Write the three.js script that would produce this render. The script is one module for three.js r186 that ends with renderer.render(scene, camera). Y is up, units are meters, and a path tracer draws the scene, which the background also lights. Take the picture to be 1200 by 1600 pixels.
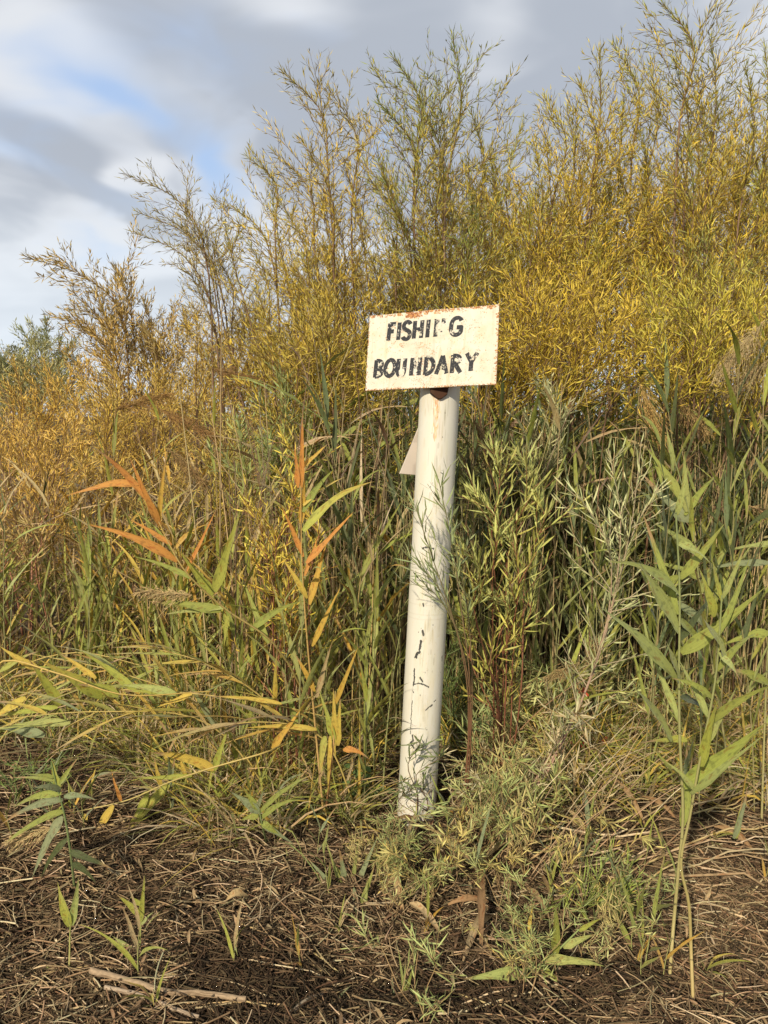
import * as THREE from 'three';
import { mergeGeometries } from 'three/addons/utils/BufferGeometryUtils.js';

// ---------------------------------------------------------------- camera, sky, sun, exposure
const scene = new THREE.Scene();
const EYE = 1.3, PITCH = 7.1 * Math.PI / 180, FOV = 67.3;
const camera = new THREE.PerspectiveCamera(FOV, 0.75, 0.05, 3000);
camera.position.set(0, EYE, 0);
camera.rotation.set(-PITCH, 0, 0);
const renderer = new THREE.WebGLRenderer({ antialias: true });
renderer.toneMapping = THREE.LinearToneMapping;
renderer.toneMappingExposure = 1.25;
renderer.shadowMap.enabled = true;

const SUN = new THREE.Vector3(-0.37, 0.53, 0.80).normalize();
const sun = new THREE.DirectionalLight(new THREE.Color(1.0, 0.885, 0.71), 4.5);
sun.name = 'sun';
sun.position.copy(SUN).multiplyScalar(40).add(new THREE.Vector3(0, 0, -4));
sun.target.position.set(0, 0, -4);
sun.castShadow = true; sun.shadow.radius = 3;
sun.shadow.mapSize.set(4096, 4096);
Object.assign(sun.shadow.camera, { left: -14, right: 14, top: 14, bottom: -14, near: 1, far: 90 });
scene.add(sun); scene.add(sun.target);

// ---------------------------------------------------------------- helpers
function rngOf(seed) { let a = seed >>> 0; return () => { a = (a + 0x6D2B79F5) | 0; let t = Math.imul(a ^ (a >>> 15), 1 | a); t = (t + Math.imul(t ^ (t >>> 7), 61 | t)) ^ t; return ((t ^ (t >>> 14)) >>> 0) / 4294967296; }; }
let R = rngOf(11);
const rr = (a, b) => a + (b - a) * R();
const gauss = () => (R() + R() + R() + R() - 2) * 0.87;
const pick = (a) => a[Math.floor(R() * a.length)];
const V = (x, y, z) => new THREE.Vector3(x, y, z);
const clamp = (x, a = 0, b = 1) => Math.min(b, Math.max(a, x));
const smooth = (a, b, x) => { const t = clamp((x - a) / (b - a)); return t * t * (3 - 2 * t); };
const mix = (a, b, t) => [a[0] + (b[0] - a[0]) * t, a[1] + (b[1] - a[1]) * t, a[2] + (b[2] - a[2]) * t];
const tint = (c, k) => [c[0] * k, c[1] * k, c[2] * k];
const vary = (c, s = 0.18) => { const k = 1 + gauss() * s, h = gauss() * s * 0.35; return [c[0] * k * (1 + h), c[1] * k * (1 - h * 0.4), c[2] * k]; };
// value noise
function hash2(x, y, s) { let h = Math.imul(x, 374761393) ^ Math.imul(y, 668265263) ^ Math.imul(s, 2147483647 - 77); h = Math.imul(h ^ (h >>> 13), 1274126177); return ((h ^ (h >>> 16)) >>> 0) / 4294967296; }
function noise2(x, y, s = 1) { const xi = Math.floor(x), yi = Math.floor(y), u = x - xi, v = y - yi, a = u * u * (3 - 2 * u), b = v * v * (3 - 2 * v); return (hash2(xi, yi, s) * (1 - a) + hash2(xi + 1, yi, s) * a) * (1 - b) + (hash2(xi, yi + 1, s) * (1 - a) + hash2(xi + 1, yi + 1, s) * a) * b; }
function fbm(x, y, o = 5, s = 1) { let f = 0, k = 0.5, n = 0; for (let i = 0; i < o; i++) { f += k * noise2(x, y, s + i); n += k; k *= 0.5; x = x * 2.03 + 17.1; y = y * 2.03 + 5.7; } return f / n; }

const FL = 800 / Math.tan(FOV * Math.PI / 360);
function ray(px, py) { const x = (px - 600) / FL, y = -(py - 800) / FL, c = Math.cos(PITCH), s = Math.sin(PITCH); return V(x, y * c - s, -y * s - c); }
function at(px, py, d) { const v = ray(px, py); return v.multiplyScalar(-d / v.z).add(V(0, EYE, 0)); }   // the place d metres ahead seen there in the photograph
function gh(x, z) { return (fbm(x * 2.1 + 40, z * 2.1 + 9, 3, 3) - 0.5) * 0.13 + (fbm(x * 9 + 4, z * 9, 3, 8) - 0.5) * 0.045 + (Math.hypot(x, z) > 12 ? (fbm(x * 0.05, z * 0.05, 3, 5) - 0.5) * 0.6 : 0) - 0.07 * Math.exp(-((x + 0.02) ** 2 + (z + 1.72) ** 2) / 0.02); }
function G(px, py) { const v = ray(px, py); let t = -EYE / v.y, p; for (let i = 0; i < 5; i++) { p = v.clone().multiplyScalar(t).add(V(0, EYE, 0)); t = (gh(p.x, p.z) - EYE) / v.y; } return v.multiplyScalar(t).add(V(0, EYE, 0)); }

const used = {};
function numbered(n) { used[n] = (used[n] ?? -1) + 1; return used[n] ? n + '_' + String(used[n]).padStart(3, '0') : n; }
function tag(o, label, category, group, kind) { o.userData = {}; if (label) o.userData.label = label; if (category) o.userData.category = category; if (group) o.userData.group = group; if (kind) o.userData.kind = kind; return o; }
function thing(name, pos, label, category, group) { const g = new THREE.Group(); g.name = numbered(name); g.position.copy(pos); tag(g, label, category, group); scene.add(g); return g; }

// ---------------------------------------------------------------- mesh builder for stems and leaves
class MB {
  constructor(origin) { this.o = origin || V(0, 0, 0); this.p = []; this.n = []; this.c = []; this.u = []; this.i = []; }
  get empty() { return !this.i.length; }
  v(x, y, z, nx, ny, nz, c, u, w) { this.p.push(x - this.o.x, y - this.o.y, z - this.o.z); this.n.push(nx, ny, nz); this.c.push(c[0], c[1], c[2]); this.u.push(u, w); return this.p.length / 3 - 1; }
  tube(pts, r0, r1, sides, c0, c1, cap = true) {
    const k = pts.length; let prev = -1, N = null, first = 0, len = 0;
    for (let j = 0; j < k; j++) {
      const a = pts[Math.max(0, j - 1)], b = pts[Math.min(k - 1, j + 1)];
      const tx = b.x - a.x, ty = b.y - a.y, tz = b.z - a.z, tl = Math.hypot(tx, ty, tz) || 1;
      const T = V(tx / tl, ty / tl, tz / tl);
      if (!N) { N = Math.abs(T.y) < 0.9 ? V(0, 1, 0) : V(1, 0, 0); }
      N.addScaledVector(T, -N.dot(T)); if (N.lengthSq() < 1e-8) N = V(T.y, T.z, T.x).cross(T); N.normalize();
      const B = T.clone().cross(N), t = j / (k - 1), r = r0 + (r1 - r0) * t, c = mix(c0, c1, t);
      if (j) len += pts[j].distanceTo(pts[j - 1]);
      const st = this.p.length / 3; if (!j) first = st;
      for (let s = 0; s <= sides; s++) { const q = s / sides * Math.PI * 2, ca = Math.cos(q), sa = Math.sin(q), nx = N.x * ca + B.x * sa, ny = N.y * ca + B.y * sa, nz = N.z * ca + B.z * sa; this.v(pts[j].x + nx * r, pts[j].y + ny * r, pts[j].z + nz * r, nx, ny, nz, c, s / sides, len * 4); }
      if (j) for (let s = 0; s < sides; s++) { const A = prev + s, C = st + s; this.i.push(A, A + 1, C, A + 1, C + 1, C); }
      prev = st;
    }
    if (cap && sides > 3) { const e = pts[k - 1], T = e.clone().sub(pts[k - 2]).normalize(), m = this.v(e.x, e.y, e.z, T.x, T.y, T.z, c1, 0.5, 0); for (let s = 0; s < sides; s++) this.i.push(prev + s, prev + s + 1, m); }
  }
  // a small narrow leaf: base, direction, side, length, width
  small(b, d, s, L, W, c, bend = 0.15, few = false) {
    const nx = s.y * d.z - s.z * d.y, ny = s.z * d.x - s.x * d.z, nz = s.x * d.y - s.y * d.x;
    const w = W / 2, bd = L * bend;
    const P = (t, k, up) => this.v(b.x + d.x * L * t + s.x * w * k - nx * bd * up, b.y + d.y * L * t + s.y * w * k - ny * bd * up, b.z + d.z * L * t + s.z * w * k - nz * bd * up, nx + s.x * k * 0.5, ny + s.y * k * 0.5, nz + s.z * k * 0.5, c, 0.5 + k / 2, t);
    const a = P(0, 0, 0);
    if (few) { const l = P(0.42, -1, 0.1), r = P(0.42, 1, 0.1), e = P(1, 0, 0.9); this.i.push(a, r, l, l, r, e); return; }
    const l1 = P(0.3, -0.95, 0.05), r1 = P(0.3, 0.95, 0.05), l2 = P(0.66, -0.8, 0.3), r2 = P(0.66, 0.8, 0.3), e = P(1, 0, 0.95);
    this.i.push(a, r1, l1, l1, r1, r2, l1, r2, l2, l2, r2, e);
  }
  // a long blade along a curve A -> C -> B whose face looks along N; profile 'reed' | 'lance'
  blade(A, C, B, N, W, c0, c1, { segs = 8, fold = 0.22, profile = 'reed', twist = 0, edge = 0, tip = 0 } = {}) {
    const st = this.p.length / 3, S = V(), T = V(), P = V(), n2 = V(), L0 = A.distanceTo(B);
    for (let j = 0; j <= segs; j++) {
      const t = j / segs, a = (1 - t) * (1 - t), b = 2 * t * (1 - t), e = t * t;
      P.set(A.x * a + C.x * b + B.x * e, A.y * a + C.y * b + B.y * e, A.z * a + C.z * b + B.z * e);
      T.set((C.x - A.x) * (1 - t) + (B.x - C.x) * t, (C.y - A.y) * (1 - t) + (B.y - C.y) * t, (C.z - A.z) * (1 - t) + (B.z - C.z) * t).normalize();
      n2.copy(N).addScaledVector(T, -N.dot(T)).normalize();
      if (twist) n2.applyAxisAngle(T, twist * t);
      S.crossVectors(T, n2);
      const w = W / 2 * (profile === 'reed' ? Math.min(1, 0.28 + t * 3.4) * Math.pow(1 - t, 0.92) * 1.25 : Math.pow(Math.sin(Math.PI * (0.06 + 0.94 * t)), 0.8)) * (1 + edge * Math.sin(t * 17 + W * 900)) + 0.0002;
      const wv = w * 0.35 * Math.sin(t * 11 + W * 700 + L0 * 40), wu = w * 0.35 * Math.sin(t * 8 + W * 300 + L0 * 90 + 2), c = tip && t > tip ? mix(mix(c0, c1, t), [0.42, 0.27, 0.11], smooth(tip, tip + 0.12, t)) : mix(c0, c1, Math.pow(t, 1.6)), f = fold * w * (1 - t * 0.5);
      this.v(P.x - S.x * w + n2.x * (f + wv), P.y - S.y * w + n2.y * (f + wv), P.z - S.z * w + n2.z * (f + wv), n2.x + S.x * fold, n2.y + S.y * fold, n2.z + S.z * fold, c, 0, t);
      this.v(P.x, P.y, P.z, n2.x, n2.y, n2.z, tint(c, 1.06), 0.5, t);
      this.v(P.x + S.x * w + n2.x * (f + wu), P.y + S.y * w + n2.y * (f + wu), P.z + S.z * w + n2.z * (f + wu), n2.x - S.x * fold, n2.y - S.y * fold, n2.z - S.z * fold, c, 1, t);
      if (j) { const q = st + (j - 1) * 3; this.i.push(q, q + 1, q + 3, q + 1, q + 4, q + 3, q + 1, q + 2, q + 4, q + 2, q + 5, q + 4); }
    }
  }
  geo() {
    const g = new THREE.BufferGeometry();
    for (let k = 0; k < this.n.length; k += 3) { const l = Math.hypot(this.n[k], this.n[k + 1], this.n[k + 2]) || 1; this.n[k] /= l; this.n[k + 1] /= l; this.n[k + 2] /= l; }
    g.setAttribute('position', new THREE.Float32BufferAttribute(this.p, 3));
    g.setAttribute('normal', new THREE.Float32BufferAttribute(this.n, 3));
    g.setAttribute('color', new THREE.Float32BufferAttribute(this.c.map((x) => Math.max(0, x)), 3));
    g.setAttribute('uv', new THREE.Float32BufferAttribute(this.u, 2));
    g.setIndex(this.i);
    return g;
  }
  build(name, mat, parent, label, kind) { const m = new THREE.Mesh(this.geo(), mat); m.name = name; m.castShadow = m.receiveShadow = true; if (label) m.userData.label = label; if (kind) m.userData.kind = kind; (parent || scene).add(m); return m; }
}
function curve(A, C, B, n) { const o = []; for (let j = 0; j <= n; j++) { const t = j / n; o.push(V(0, 0, 0).addScaledVector(A, (1 - t) ** 2).addScaledVector(C, 2 * t * (1 - t)).addScaledVector(B, t * t)); } return o; }
function spline(pts, n) { return new THREE.CatmullRomCurve3(pts, false, 'centripetal').getPoints(n); }
function perp(T) { const a = Math.abs(T.y) < 0.95 ? V(0, 1, 0) : V(1, 0, 0); return a.cross(T).normalize(); }
function around(T, ang) { return perp(T).applyAxisAngle(T, ang); }

// ---------------------------------------------------------------- materials
function dataTex(w, h, f, srgb = false) { const d = new Uint8Array(w * h * 4); for (let y = 0; y < h; y++) for (let x = 0; x < w; x++) { const c = f(x / w, y / h, x, y), k = (y * w + x) * 4; d[k] = clamp(c[0]) * 255; d[k + 1] = clamp(c[1]) * 255; d[k + 2] = clamp(c[2]) * 255; d[k + 3] = 255; } const t = new THREE.DataTexture(d, w, h); t.wrapS = t.wrapT = THREE.MirroredRepeatWrapping; t.magFilter = t.minFilter = THREE.LinearFilter; t.colorSpace = srgb ? THREE.SRGBColorSpace : THREE.NoColorSpace; t.needsUpdate = true; return t; }
const veinTex = dataTex(64, 256, (u, v, x, y) => { const s = 0.78 + 0.22 * hash2(x, 7, 3) * 1.0, b = 0.64 + 0.36 * smooth(0.22, 0.5, fbm(u * 5, v * 22, 4, 21)), m = Math.abs(u - 0.5) < 0.025 ? 1.1 : 1, f = noise2(x * 0.5, y * 0.9, 9) > 0.93 ? 0.6 : 1; const k = s * b * m * f, br = smooth(0.60, 0.74, fbm(u * 4 + 3, v * 13 + 8, 4, 33)) * 0.75; return [k * (1 - br * 0.25), k * (1 - br * 0.5), k * (1 - br * 0.6)]; });
const veinBump = dataTex(64, 8, (u, v, x) => { const k = hash2(x, 7, 3); return [k, k, k]; });
const stemTex = dataTex(16, 256, (u, v, x, y) => { const k = (0.8 + 0.2 * noise2(x, y * 0.2, 4)) * ((y % 128) < 3 ? 0.5 : 1) * (0.85 + 0.15 * fbm(u * 3, v * 9, 3, 6)); return [k, k, k]; });
const leafMat = new THREE.MeshPhysicalMaterial({ name: 'blade', vertexColors: true, map: veinTex, bumpMap: veinBump, bumpScale: 0.0006, roughness: 0.68, transmission: 0.3, thickness: 0, side: THREE.DoubleSide, ior: 1.4 });
const smallLeafMat = new THREE.MeshPhysicalMaterial({ name: 'small leaf', vertexColors: true, roughness: 0.65, transmission: 0.2, thickness: 0, side: THREE.DoubleSide, ior: 1.4 });
const stemMat = new THREE.MeshStandardMaterial({ name: 'stem', vertexColors: true, map: stemTex, roughness: 0.65, side: THREE.DoubleSide });
const dryMat = new THREE.MeshPhysicalMaterial({ name: 'dry straw', vertexColors: true, map: veinTex, roughness: 0.95, specularIntensity: 0.4, side: THREE.DoubleSide });
// colours of the plants (linear)
const C = {
  green: [0.29, 0.315, 0.055], deep: [0.09, 0.11, 0.028], pale: [0.37, 0.40, 0.11], grey: [0.25, 0.28, 0.13], lime: [0.38, 0.39, 0.06],
  yellow: [0.60, 0.44, 0.07], gold: [0.58, 0.36, 0.05], orange: [0.60, 0.27, 0.05], rust: [0.42, 0.17, 0.05], straw: [0.50, 0.37, 0.17], dry: [0.62, 0.50, 0.30], brown: [0.20, 0.12, 0.06],
  olive: [0.36, 0.36, 0.06], willow: [0.70, 0.49, 0.04], redstem: [0.20, 0.07, 0.035], twig: [0.20, 0.115, 0.06], reedstem: [0.30, 0.27, 0.10], plume: [0.40, 0.28, 0.13],
};

// ---------------------------------------------------------------- sky: broken grey cloud with blue gaps, brighter and thinner towards the horizon
{
  const W = 3072, H = 1536, d = new Float32Array(W * H * 4);
  const azel = (px, py) => { const v = ray(px, py).normalize(); return [Math.atan2(v.x, -v.z), Math.asin(v.y)]; };
  // gaps and thin places: pixel, half-width in radians (az, el), slope, strength
  const gaps = [[130, 160, 0.085, 0.018, -0.35, 0.36], [300, 265, 0.06, 0.024, -0.5, 0.36], [40, 245, 0.06, 0.012, -0.2, 0.12], [590, 200, 0.022, 0.04, 0, 0.34], [700, 320, 0.14, 0.03, 0, 0.26], [575, 300, 0.05, 0.03, 0, 0.2]].map(([x, y, ...r]) => [...azel(x, y), ...r]);
  const darks = [[170, 305, 0.11, 0.020, -0.4, 0.34], [40, 205, 0.09, 0.016, -0.3, 0.22], [250, 90, 0.24, 0.05, -0.25, 0.12], [480, 190, 0.16, 0.05, -0.4, 0.18], [850, 140, 0.14, 0.07, 0, 0.10]].map(([x, y, ...r]) => [...azel(x, y), ...r]);
  const brights = [[8, 65, 0.06, 0.05, 0, 0.34], [175, 262, 0.03, 0.012, 0.2, 0.5], [715, 70, 0.05, 0.07, 0.5, 0.22], [395, 12, 0.06, 0.02, 0, 0.2], [400, 140, 0.025, 0.012, 0, 0.2], [110, 420, 0.3, 0.07, 0.2, 0.22], [1130, 60, 0.1, 0.06, 0, 0.1]].map(([x, y, ...r]) => [...azel(x, y), ...r]);
  const sum = (L, az, el) => { let s = 0; for (const [a, e, wa, we, sl, k] of L) { const dx = az - a, dy = el - e, y2 = dy + dx * -sl; s += k * Math.exp(-(dx * dx) / (wa * wa) - (y2 * y2) / (we * we)); } return s; };
  for (let y = 0; y < H; y++) {
    const el = ((y + 0.5) / H - 0.5) * Math.PI, ce = Math.cos(el), se = Math.sin(el);
    for (let x = 0; x < W; x++) {
      const lon = ((x + 0.5) / W - 0.5) * 2 * Math.PI, dx = Math.cos(lon) * ce, dz = Math.sin(lon) * ce, k = (y * W + x) * 4;
      let r, g, b;
      if (el < -0.02) { r = 0.16; g = 0.14; b = 0.10; }
      else {
        const az = Math.atan2(dx, -dz), h = 0.16 + Math.max(0, se), X = dx / h * 0.9, Y = dz / h * 0.9;
        const wx = fbm(X * 0.9 + 3, Y * 0.9, 5, 31) - 0.5, wy = fbm(X * 0.9, Y * 0.9 + 7, 5, 37) - 0.5;
        const n = fbm(X * 0.8 + wx * 1.5 + 11, Y * 0.8 + wy * 1.5 + 4, 6, 41), n2 = fbm(X * 2.1 + wx * 2, Y * 2.1 + wy * 2, 5, 47);
        const wa = az + wx * 0.12 + (n2 - 0.5) * 0.10, we = el + wy * 0.10 + (n2 - 0.5) * 0.055;
        const n3 = fbm(X * 5 + wx * 4, Y * 5 + wy * 4, 4, 59) - 0.5, low = 1 - smooth(0.03, 0.30, el);
        let cover = smooth(0.06, 0.60, n * 0.8 + 0.26 + (n2 - 0.5) * 0.6 + n3 * 0.5 - sum(gaps, wa, we) * (0.75 + n2 * 0.6));
        // blue air
        const bl = mix([0.46, 0.58, 0.74], [0.24, 0.39, 0.68], smooth(0.0, 0.6, el));
        // cloud: grey violet, lighter where thin
        const thick = clamp(0.5 + (fbm(X * 7 + wx * 6, Y * 7 + wy * 6, 4, 53) - 0.5) * 0.35 + (n - 0.45) * 1.6 + (n2 - 0.5) * 0.9 + n3 * 0.55 + sum(darks, wa, we) * 2.2 - sum(brights, wa, we) * 2.2);
        const cl = mix([0.62, 0.645, 0.685], [0.37, 0.405, 0.465], smooth(0, 0.75, thick));
        let c = mix(bl, cl, cover);
        c = mix(c, [0.70, 0.765, 0.825], low * 0.85);
        [r, g, b] = c;
      }
      d[k] = r; d[k + 1] = g; d[k + 2] = b; d[k + 3] = 1;
    }
  }
  const sky = new THREE.DataTexture(d, W, H, THREE.RGBAFormat, THREE.FloatType);
  sky.mapping = THREE.EquirectangularReflectionMapping; sky.magFilter = sky.minFilter = THREE.LinearFilter; sky.needsUpdate = true;
  scene.background = sky; scene.environment = sky;
}

// ---------------------------------------------------------------- ground
{
  const soil = dataTex(1024, 1024, (u, v, x, y) => { const a = fbm(u * 16, v * 16, 5, 51), b = fbm(u * 90, v * 90, 3, 57), f = noise2(x * 0.12 + y * 0.4, y * 0.12 - x * 0.3, 61); const k = 0.35 + 0.9 * a * (0.6 + 0.8 * b); const m = mix([0.060, 0.040, 0.022], [0.15, 0.10, 0.055], smooth(0.5, 0.8, f * 0.6 + b * 0.5)); return tint(m, k); });
  const soilBump = dataTex(512, 512, (u, v) => { const k = fbm(u * 40, v * 40, 5, 71); return [k, k, k]; });
  const N = 320, p = [], uv = [], idx = [];
  const sp = (t) => Math.sign(t) * (Math.abs(t) * 7 + Math.pow(Math.abs(t), 7) * 1200);
  for (let j = 0; j <= N; j++) for (let i = 0; i <= N; i++) { const x = sp(i / N * 2 - 1), z = sp(j / N * 2 - 1) - 2.6; p.push(x, gh(x, z), z); uv.push(x / 1.7, z / 1.7); if (i < N && j < N) { const a = j * (N + 1) + i; idx.push(a, a + N + 1, a + 1, a + 1, a + N + 1, a + N + 2); } }
  const g = new THREE.BufferGeometry(); g.setAttribute('position', new THREE.Float32BufferAttribute(p, 3)); g.setAttribute('uv', new THREE.Float32BufferAttribute(uv, 2)); g.setIndex(idx); g.computeVertexNormals();
  const m = new THREE.Mesh(g, new THREE.MeshStandardMaterial({ name: 'soil', map: soil, bumpMap: soilBump, bumpScale: 0.02, roughness: 0.95 }));
  m.name = 'ground'; m.receiveShadow = m.castShadow = true; tag(m, 'dark muddy ground under the reed litter', 'ground', null, 'structure'); scene.add(m);
}

// ---------------------------------------------------------------- the sign: leaning white pipe with a painted steel plate
{
  const base = at(650, 1275, 2.375), up1 = at(691, 548, 2.452);
  const root = thing('boundary_sign', V(base.x, 0, base.z), 'leaning white pipe post with rusty FISHING BOUNDARY plate', 'sign');
  const axis = up1.clone().sub(base).normalize(), top = base.clone().addScaledVector(axis, 1.5), foot = base.clone().addScaledVector(axis, -0.25), RAD = 0.0625;
  // post texture
  const PW = 1024, PH = 2048, cv = document.createElement('canvas'); cv.width = PW; cv.height = PH; const q = cv.getContext('2d');
  const bc = document.createElement('canvas'); bc.width = PW; bc.height = PH; const bq = bc.getContext('2d');
  bq.fillStyle = '#c0c0c0'; bq.fillRect(0, 0, PW, PH);
  q.fillStyle = '#c6c2b3'; q.fillRect(0, 0, PW, PH);
  const LEN = 1.75, vOf = (py) => { const t = (1275 - py) / (1275 - 548); return PH * (1 - (0.25 + t * up1.distanceTo(base)) / LEN); };
  const xc = (py) => 650 + (1275 - py) / (1275 - 548) * 41;
  const uOf = (px, py) => PW * (0.5 + Math.asin(clamp((px - xc(py)) / 30.3, -1, 1)) / (Math.PI * 2));
  R = rngOf(5);
  for (let k = 0; k < 900; k++) { q.globalAlpha = rr(0.02, 0.09); q.fillStyle = pick(['#c2ae78', '#cac5b4', '#aca384', '#a8a184', '#cab886']); const x = rr(0, PW), y = rr(0, PH), w = rr(6, 60); q.beginPath(); q.ellipse(x, y, w * 0.6, w * rr(0.4, 2), 0, 0, 7); q.fill(); }
  q.globalAlpha = 0.5;
  for (let k = 0; k < 60; k++) { q.globalAlpha = rr(0.04, 0.16); q.strokeStyle = '#b09a62'; q.lineWidth = rr(0.6, 2.5); const x = rr(0, PW), y = rr(0, PH * 0.7), h = rr(60, 400); q.beginPath(); q.moveTo(x, y); q.bezierCurveTo(x + rr(-4, 4), y + h * 0.3, x + rr(-4, 4), y + h * 0.6, x + rr(-6, 6), y + h); q.stroke(); }
  // a faint band where the paint was lapped
  for (const py of [930, 945, 952]) { q.globalAlpha = 0.12; q.strokeStyle = '#9a917a'; q.lineWidth = 5; q.beginPath(); q.moveTo(PW * 0.2, vOf(py)); q.bezierCurveTo(PW * 0.4, vOf(py) + 18, PW * 0.6, vOf(py) - 8, PW * 0.8, vOf(py) + 10); q.stroke(); }
  // yellow lichen-like specks on the sun side
  for (let k = 0; k < 1500; k++) { const py = 700 + Math.pow(R(), 0.7) * 560; q.globalAlpha = rr(0.15, 0.5); q.fillStyle = pick(['#c9a652', '#b99b58', '#8d7b50', '#a5905a']); const x = PW * (0.5 + gauss() * 0.12), y = vOf(py), s = 0.6 + 3.2 * R() * R() * R(); q.beginPath(); q.ellipse(x, y, s, s * rr(0.6, 2.2), rr(-0.6, 0.6), 0, 7); q.fill(); }
  // rust run below the plate
  for (let k = 0; k < 240; k++) { const py = 606 + Math.pow(R(), 1.8) * 75, px = xc(py) - 6 + gauss() * 8 * (1 - (py - 606) / 110); q.globalAlpha = rr(0.1, 0.4); q.fillStyle = pick(['#c98a3a', '#a65f22', '#d9a95c', '#8a4a1c']); q.beginPath(); q.ellipse(uOf(px, py), vOf(py), rr(1, 5), rr(3, 16), 0, 0, 7); q.fill(); }
  q.globalAlpha = 0.75; q.strokeStyle = '#5a3414'; q.lineWidth = 1.6; q.beginPath(); q.moveTo(uOf(676, 618), vOf(618)); q.lineTo(uOf(676, 640), vOf(640)); q.lineTo(uOf(677, 668), vOf(668)); q.stroke();
  // chips that bare the dark metal
  const chip = (px, py, n, sx, sy) => { for (let k = 0; k < n; k++) { const x = uOf(px + gauss() * sx, py), y = vOf(py + gauss() * sy), s = rr(1.5, 5.5); for (const [t, col, al] of [[q, pick(['#4a4a44', '#5b584e', '#3c3b36']), 0.95], [bq, '#505050', 1]]) { t.globalAlpha = al; t.fillStyle = col; t.beginPath(); for (let a = 0; a < 7; a++) { const r = s * (0.6 + hash2(a, k, px | 0) * 0.8); t.lineTo(x + Math.cos(a * 0.9) * r * 1.5, y + Math.sin(a * 0.9) * r * 1.2); } t.fill(); } } };
  const streak = (pts, w) => { for (let i = 1; i < pts.length; i++) { const [x0, y0] = pts[i - 1], [x1, y1] = pts[i], n = Math.ceil(Math.hypot(x1 - x0, y1 - y0) / 0.7) + 1; for (let k = 0; k <= n; k++) { if (R() < 0.12) continue; const t = k / n, x = uOf(x0 + (x1 - x0) * t + gauss() * 0.3, y0), y = vOf(y0 + (y1 - y0) * t), r = w * rr(0.7, 1.7); for (const [c, col] of [[q, pick(['#3b3a35', '#45443e', '#34332f'])], [bq, '#505050']]) { c.globalAlpha = 0.95; c.fillStyle = col; c.beginPath(); for (let e = 0; e < 7; e++) { const z = r * rr(0.6, 1.3); c.lineTo(x + Math.cos(e * 0.9) * z * 1.3, y + Math.sin(e * 0.9) * z); } c.fill(); } } } };
  streak([[659, 847], [663, 845], [668, 844], [676, 846]], 3); streak([[660, 930], [661, 935]], 3); streak([[659, 972], [661, 978]], 5); streak([[657, 988], [655, 1002]], 5); streak([[655, 1005], [651, 1008], [648, 1014]], 4); streak([[650, 1008], [650, 1014]], 4); streak([[647, 1032], [647, 1045], [646, 1057]], 3.4); streak([[646, 1056], [653, 1053], [661, 1054], [669, 1058]], 2.4); streak([[655, 1044], [660, 1050]], 3); streak([[644, 1066], [646, 1069]], 2); streak([[643.5, 1082], [643, 1096], [642, 1112], [641.5, 1134]], 1.8); streak([[664, 1094], [669, 1089], [674, 1086]], 2.4); streak([[677, 1081], [680, 1079]], 2); streak([[643.5, 1135], [645, 1143], [640.5, 1148], [646, 1154]], 3.4); streak([[648, 1136], [651, 1139]], 3); streak([[690, 1012], [690.5, 1019]], 2.6); streak([[686, 731], [690, 733]], 1.6); streak([[664, 815], [665, 822]], 1.5); streak([[693, 642], [693.5, 644]], 1.6);
  for (let k = 0; k < 46; k++) { const y = rr(620, 1250), x = xc(y) + gauss() * 20; streak([[x, y], [x + gauss(), y + rr(0.2, 2)]], rr(0.5, 1.3)); }
  for (let k = 0; k < 260; k++) { const py = 610 + R() * 640, px = xc(py) + gauss() * 18; q.globalAlpha = rr(0.06, 0.22); q.fillStyle = pick(['#8d8468', '#a4936a', '#77705a']); q.beginPath(); q.ellipse(uOf(px, py), vOf(py), rr(1, 9), rr(4, 40), rr(-0.1, 0.1), 0, 7); q.fill(); }
  // soil splashed on the foot
  for (let k = 0; k < 1300; k++) { const py = 1290 - Math.pow(R(), 1.7) * 90; q.globalAlpha = rr(0.12, 0.55); q.fillStyle = pick(['#7a5a3a', '#a07a4a', '#5a4028', '#8b6b4a']); const x = rr(0, PW), y = vOf(py); q.beginPath(); q.ellipse(x, y, rr(0.8, 7), rr(0.8, 6), 0, 0, 7); q.fill(); }
  q.globalAlpha = 1;
  const map = new THREE.CanvasTexture(cv); map.colorSpace = THREE.SRGBColorSpace; map.wrapS = THREE.RepeatWrapping;
  const bmp = new THREE.CanvasTexture(bc); bmp.wrapS = THREE.RepeatWrapping;
  const postMat = new THREE.MeshPhysicalMaterial({ name: 'old white paint', map, bumpMap: bmp, bumpScale: 0.0012, roughness: 0.48, clearcoat: 0.12, clearcoatRoughness: 0.4 });
  const pg = new THREE.CylinderGeometry(RAD, RAD, LEN, 64, 40); pg.rotateY(Math.PI);
  { const p = pg.attributes.position; for (let i = 0; i < p.count; i++) { const x = p.getX(i), y = p.getY(i), z = p.getZ(i), r = Math.hypot(x, z); if (r > 0.01) { const a = Math.atan2(x, z), k = 1 + (noise2(Math.cos(a) * 1.5 + 9, y * 5 + Math.sin(a) * 1.5, 7) - 0.5) * 0.012; p.setX(i, x * k); p.setZ(i, z * k); } } pg.computeVertexNormals(); }
  const post = new THREE.Mesh(pg, postMat); post.name = 'post'; post.castShadow = post.receiveShadow = true;
  post.position.copy(foot.clone().lerp(top, 0.5).sub(root.position)); post.quaternion.setFromUnitVectors(V(0, 1, 0), axis);
  root.add(post);
  // plate: painted steel, letters brushed through a stencil and worn away
  const SW = 1024, SH = 600, sc = document.createElement('canvas'); sc.width = SW; sc.height = SH; const s = sc.getContext('2d');
  const lc = document.createElement('canvas'); lc.width = SW; lc.height = SH; const l = lc.getContext('2d');
  s.fillStyle = '#c5c0b0'; s.fillRect(0, 0, SW, SH);
  R = rngOf(9);
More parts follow.
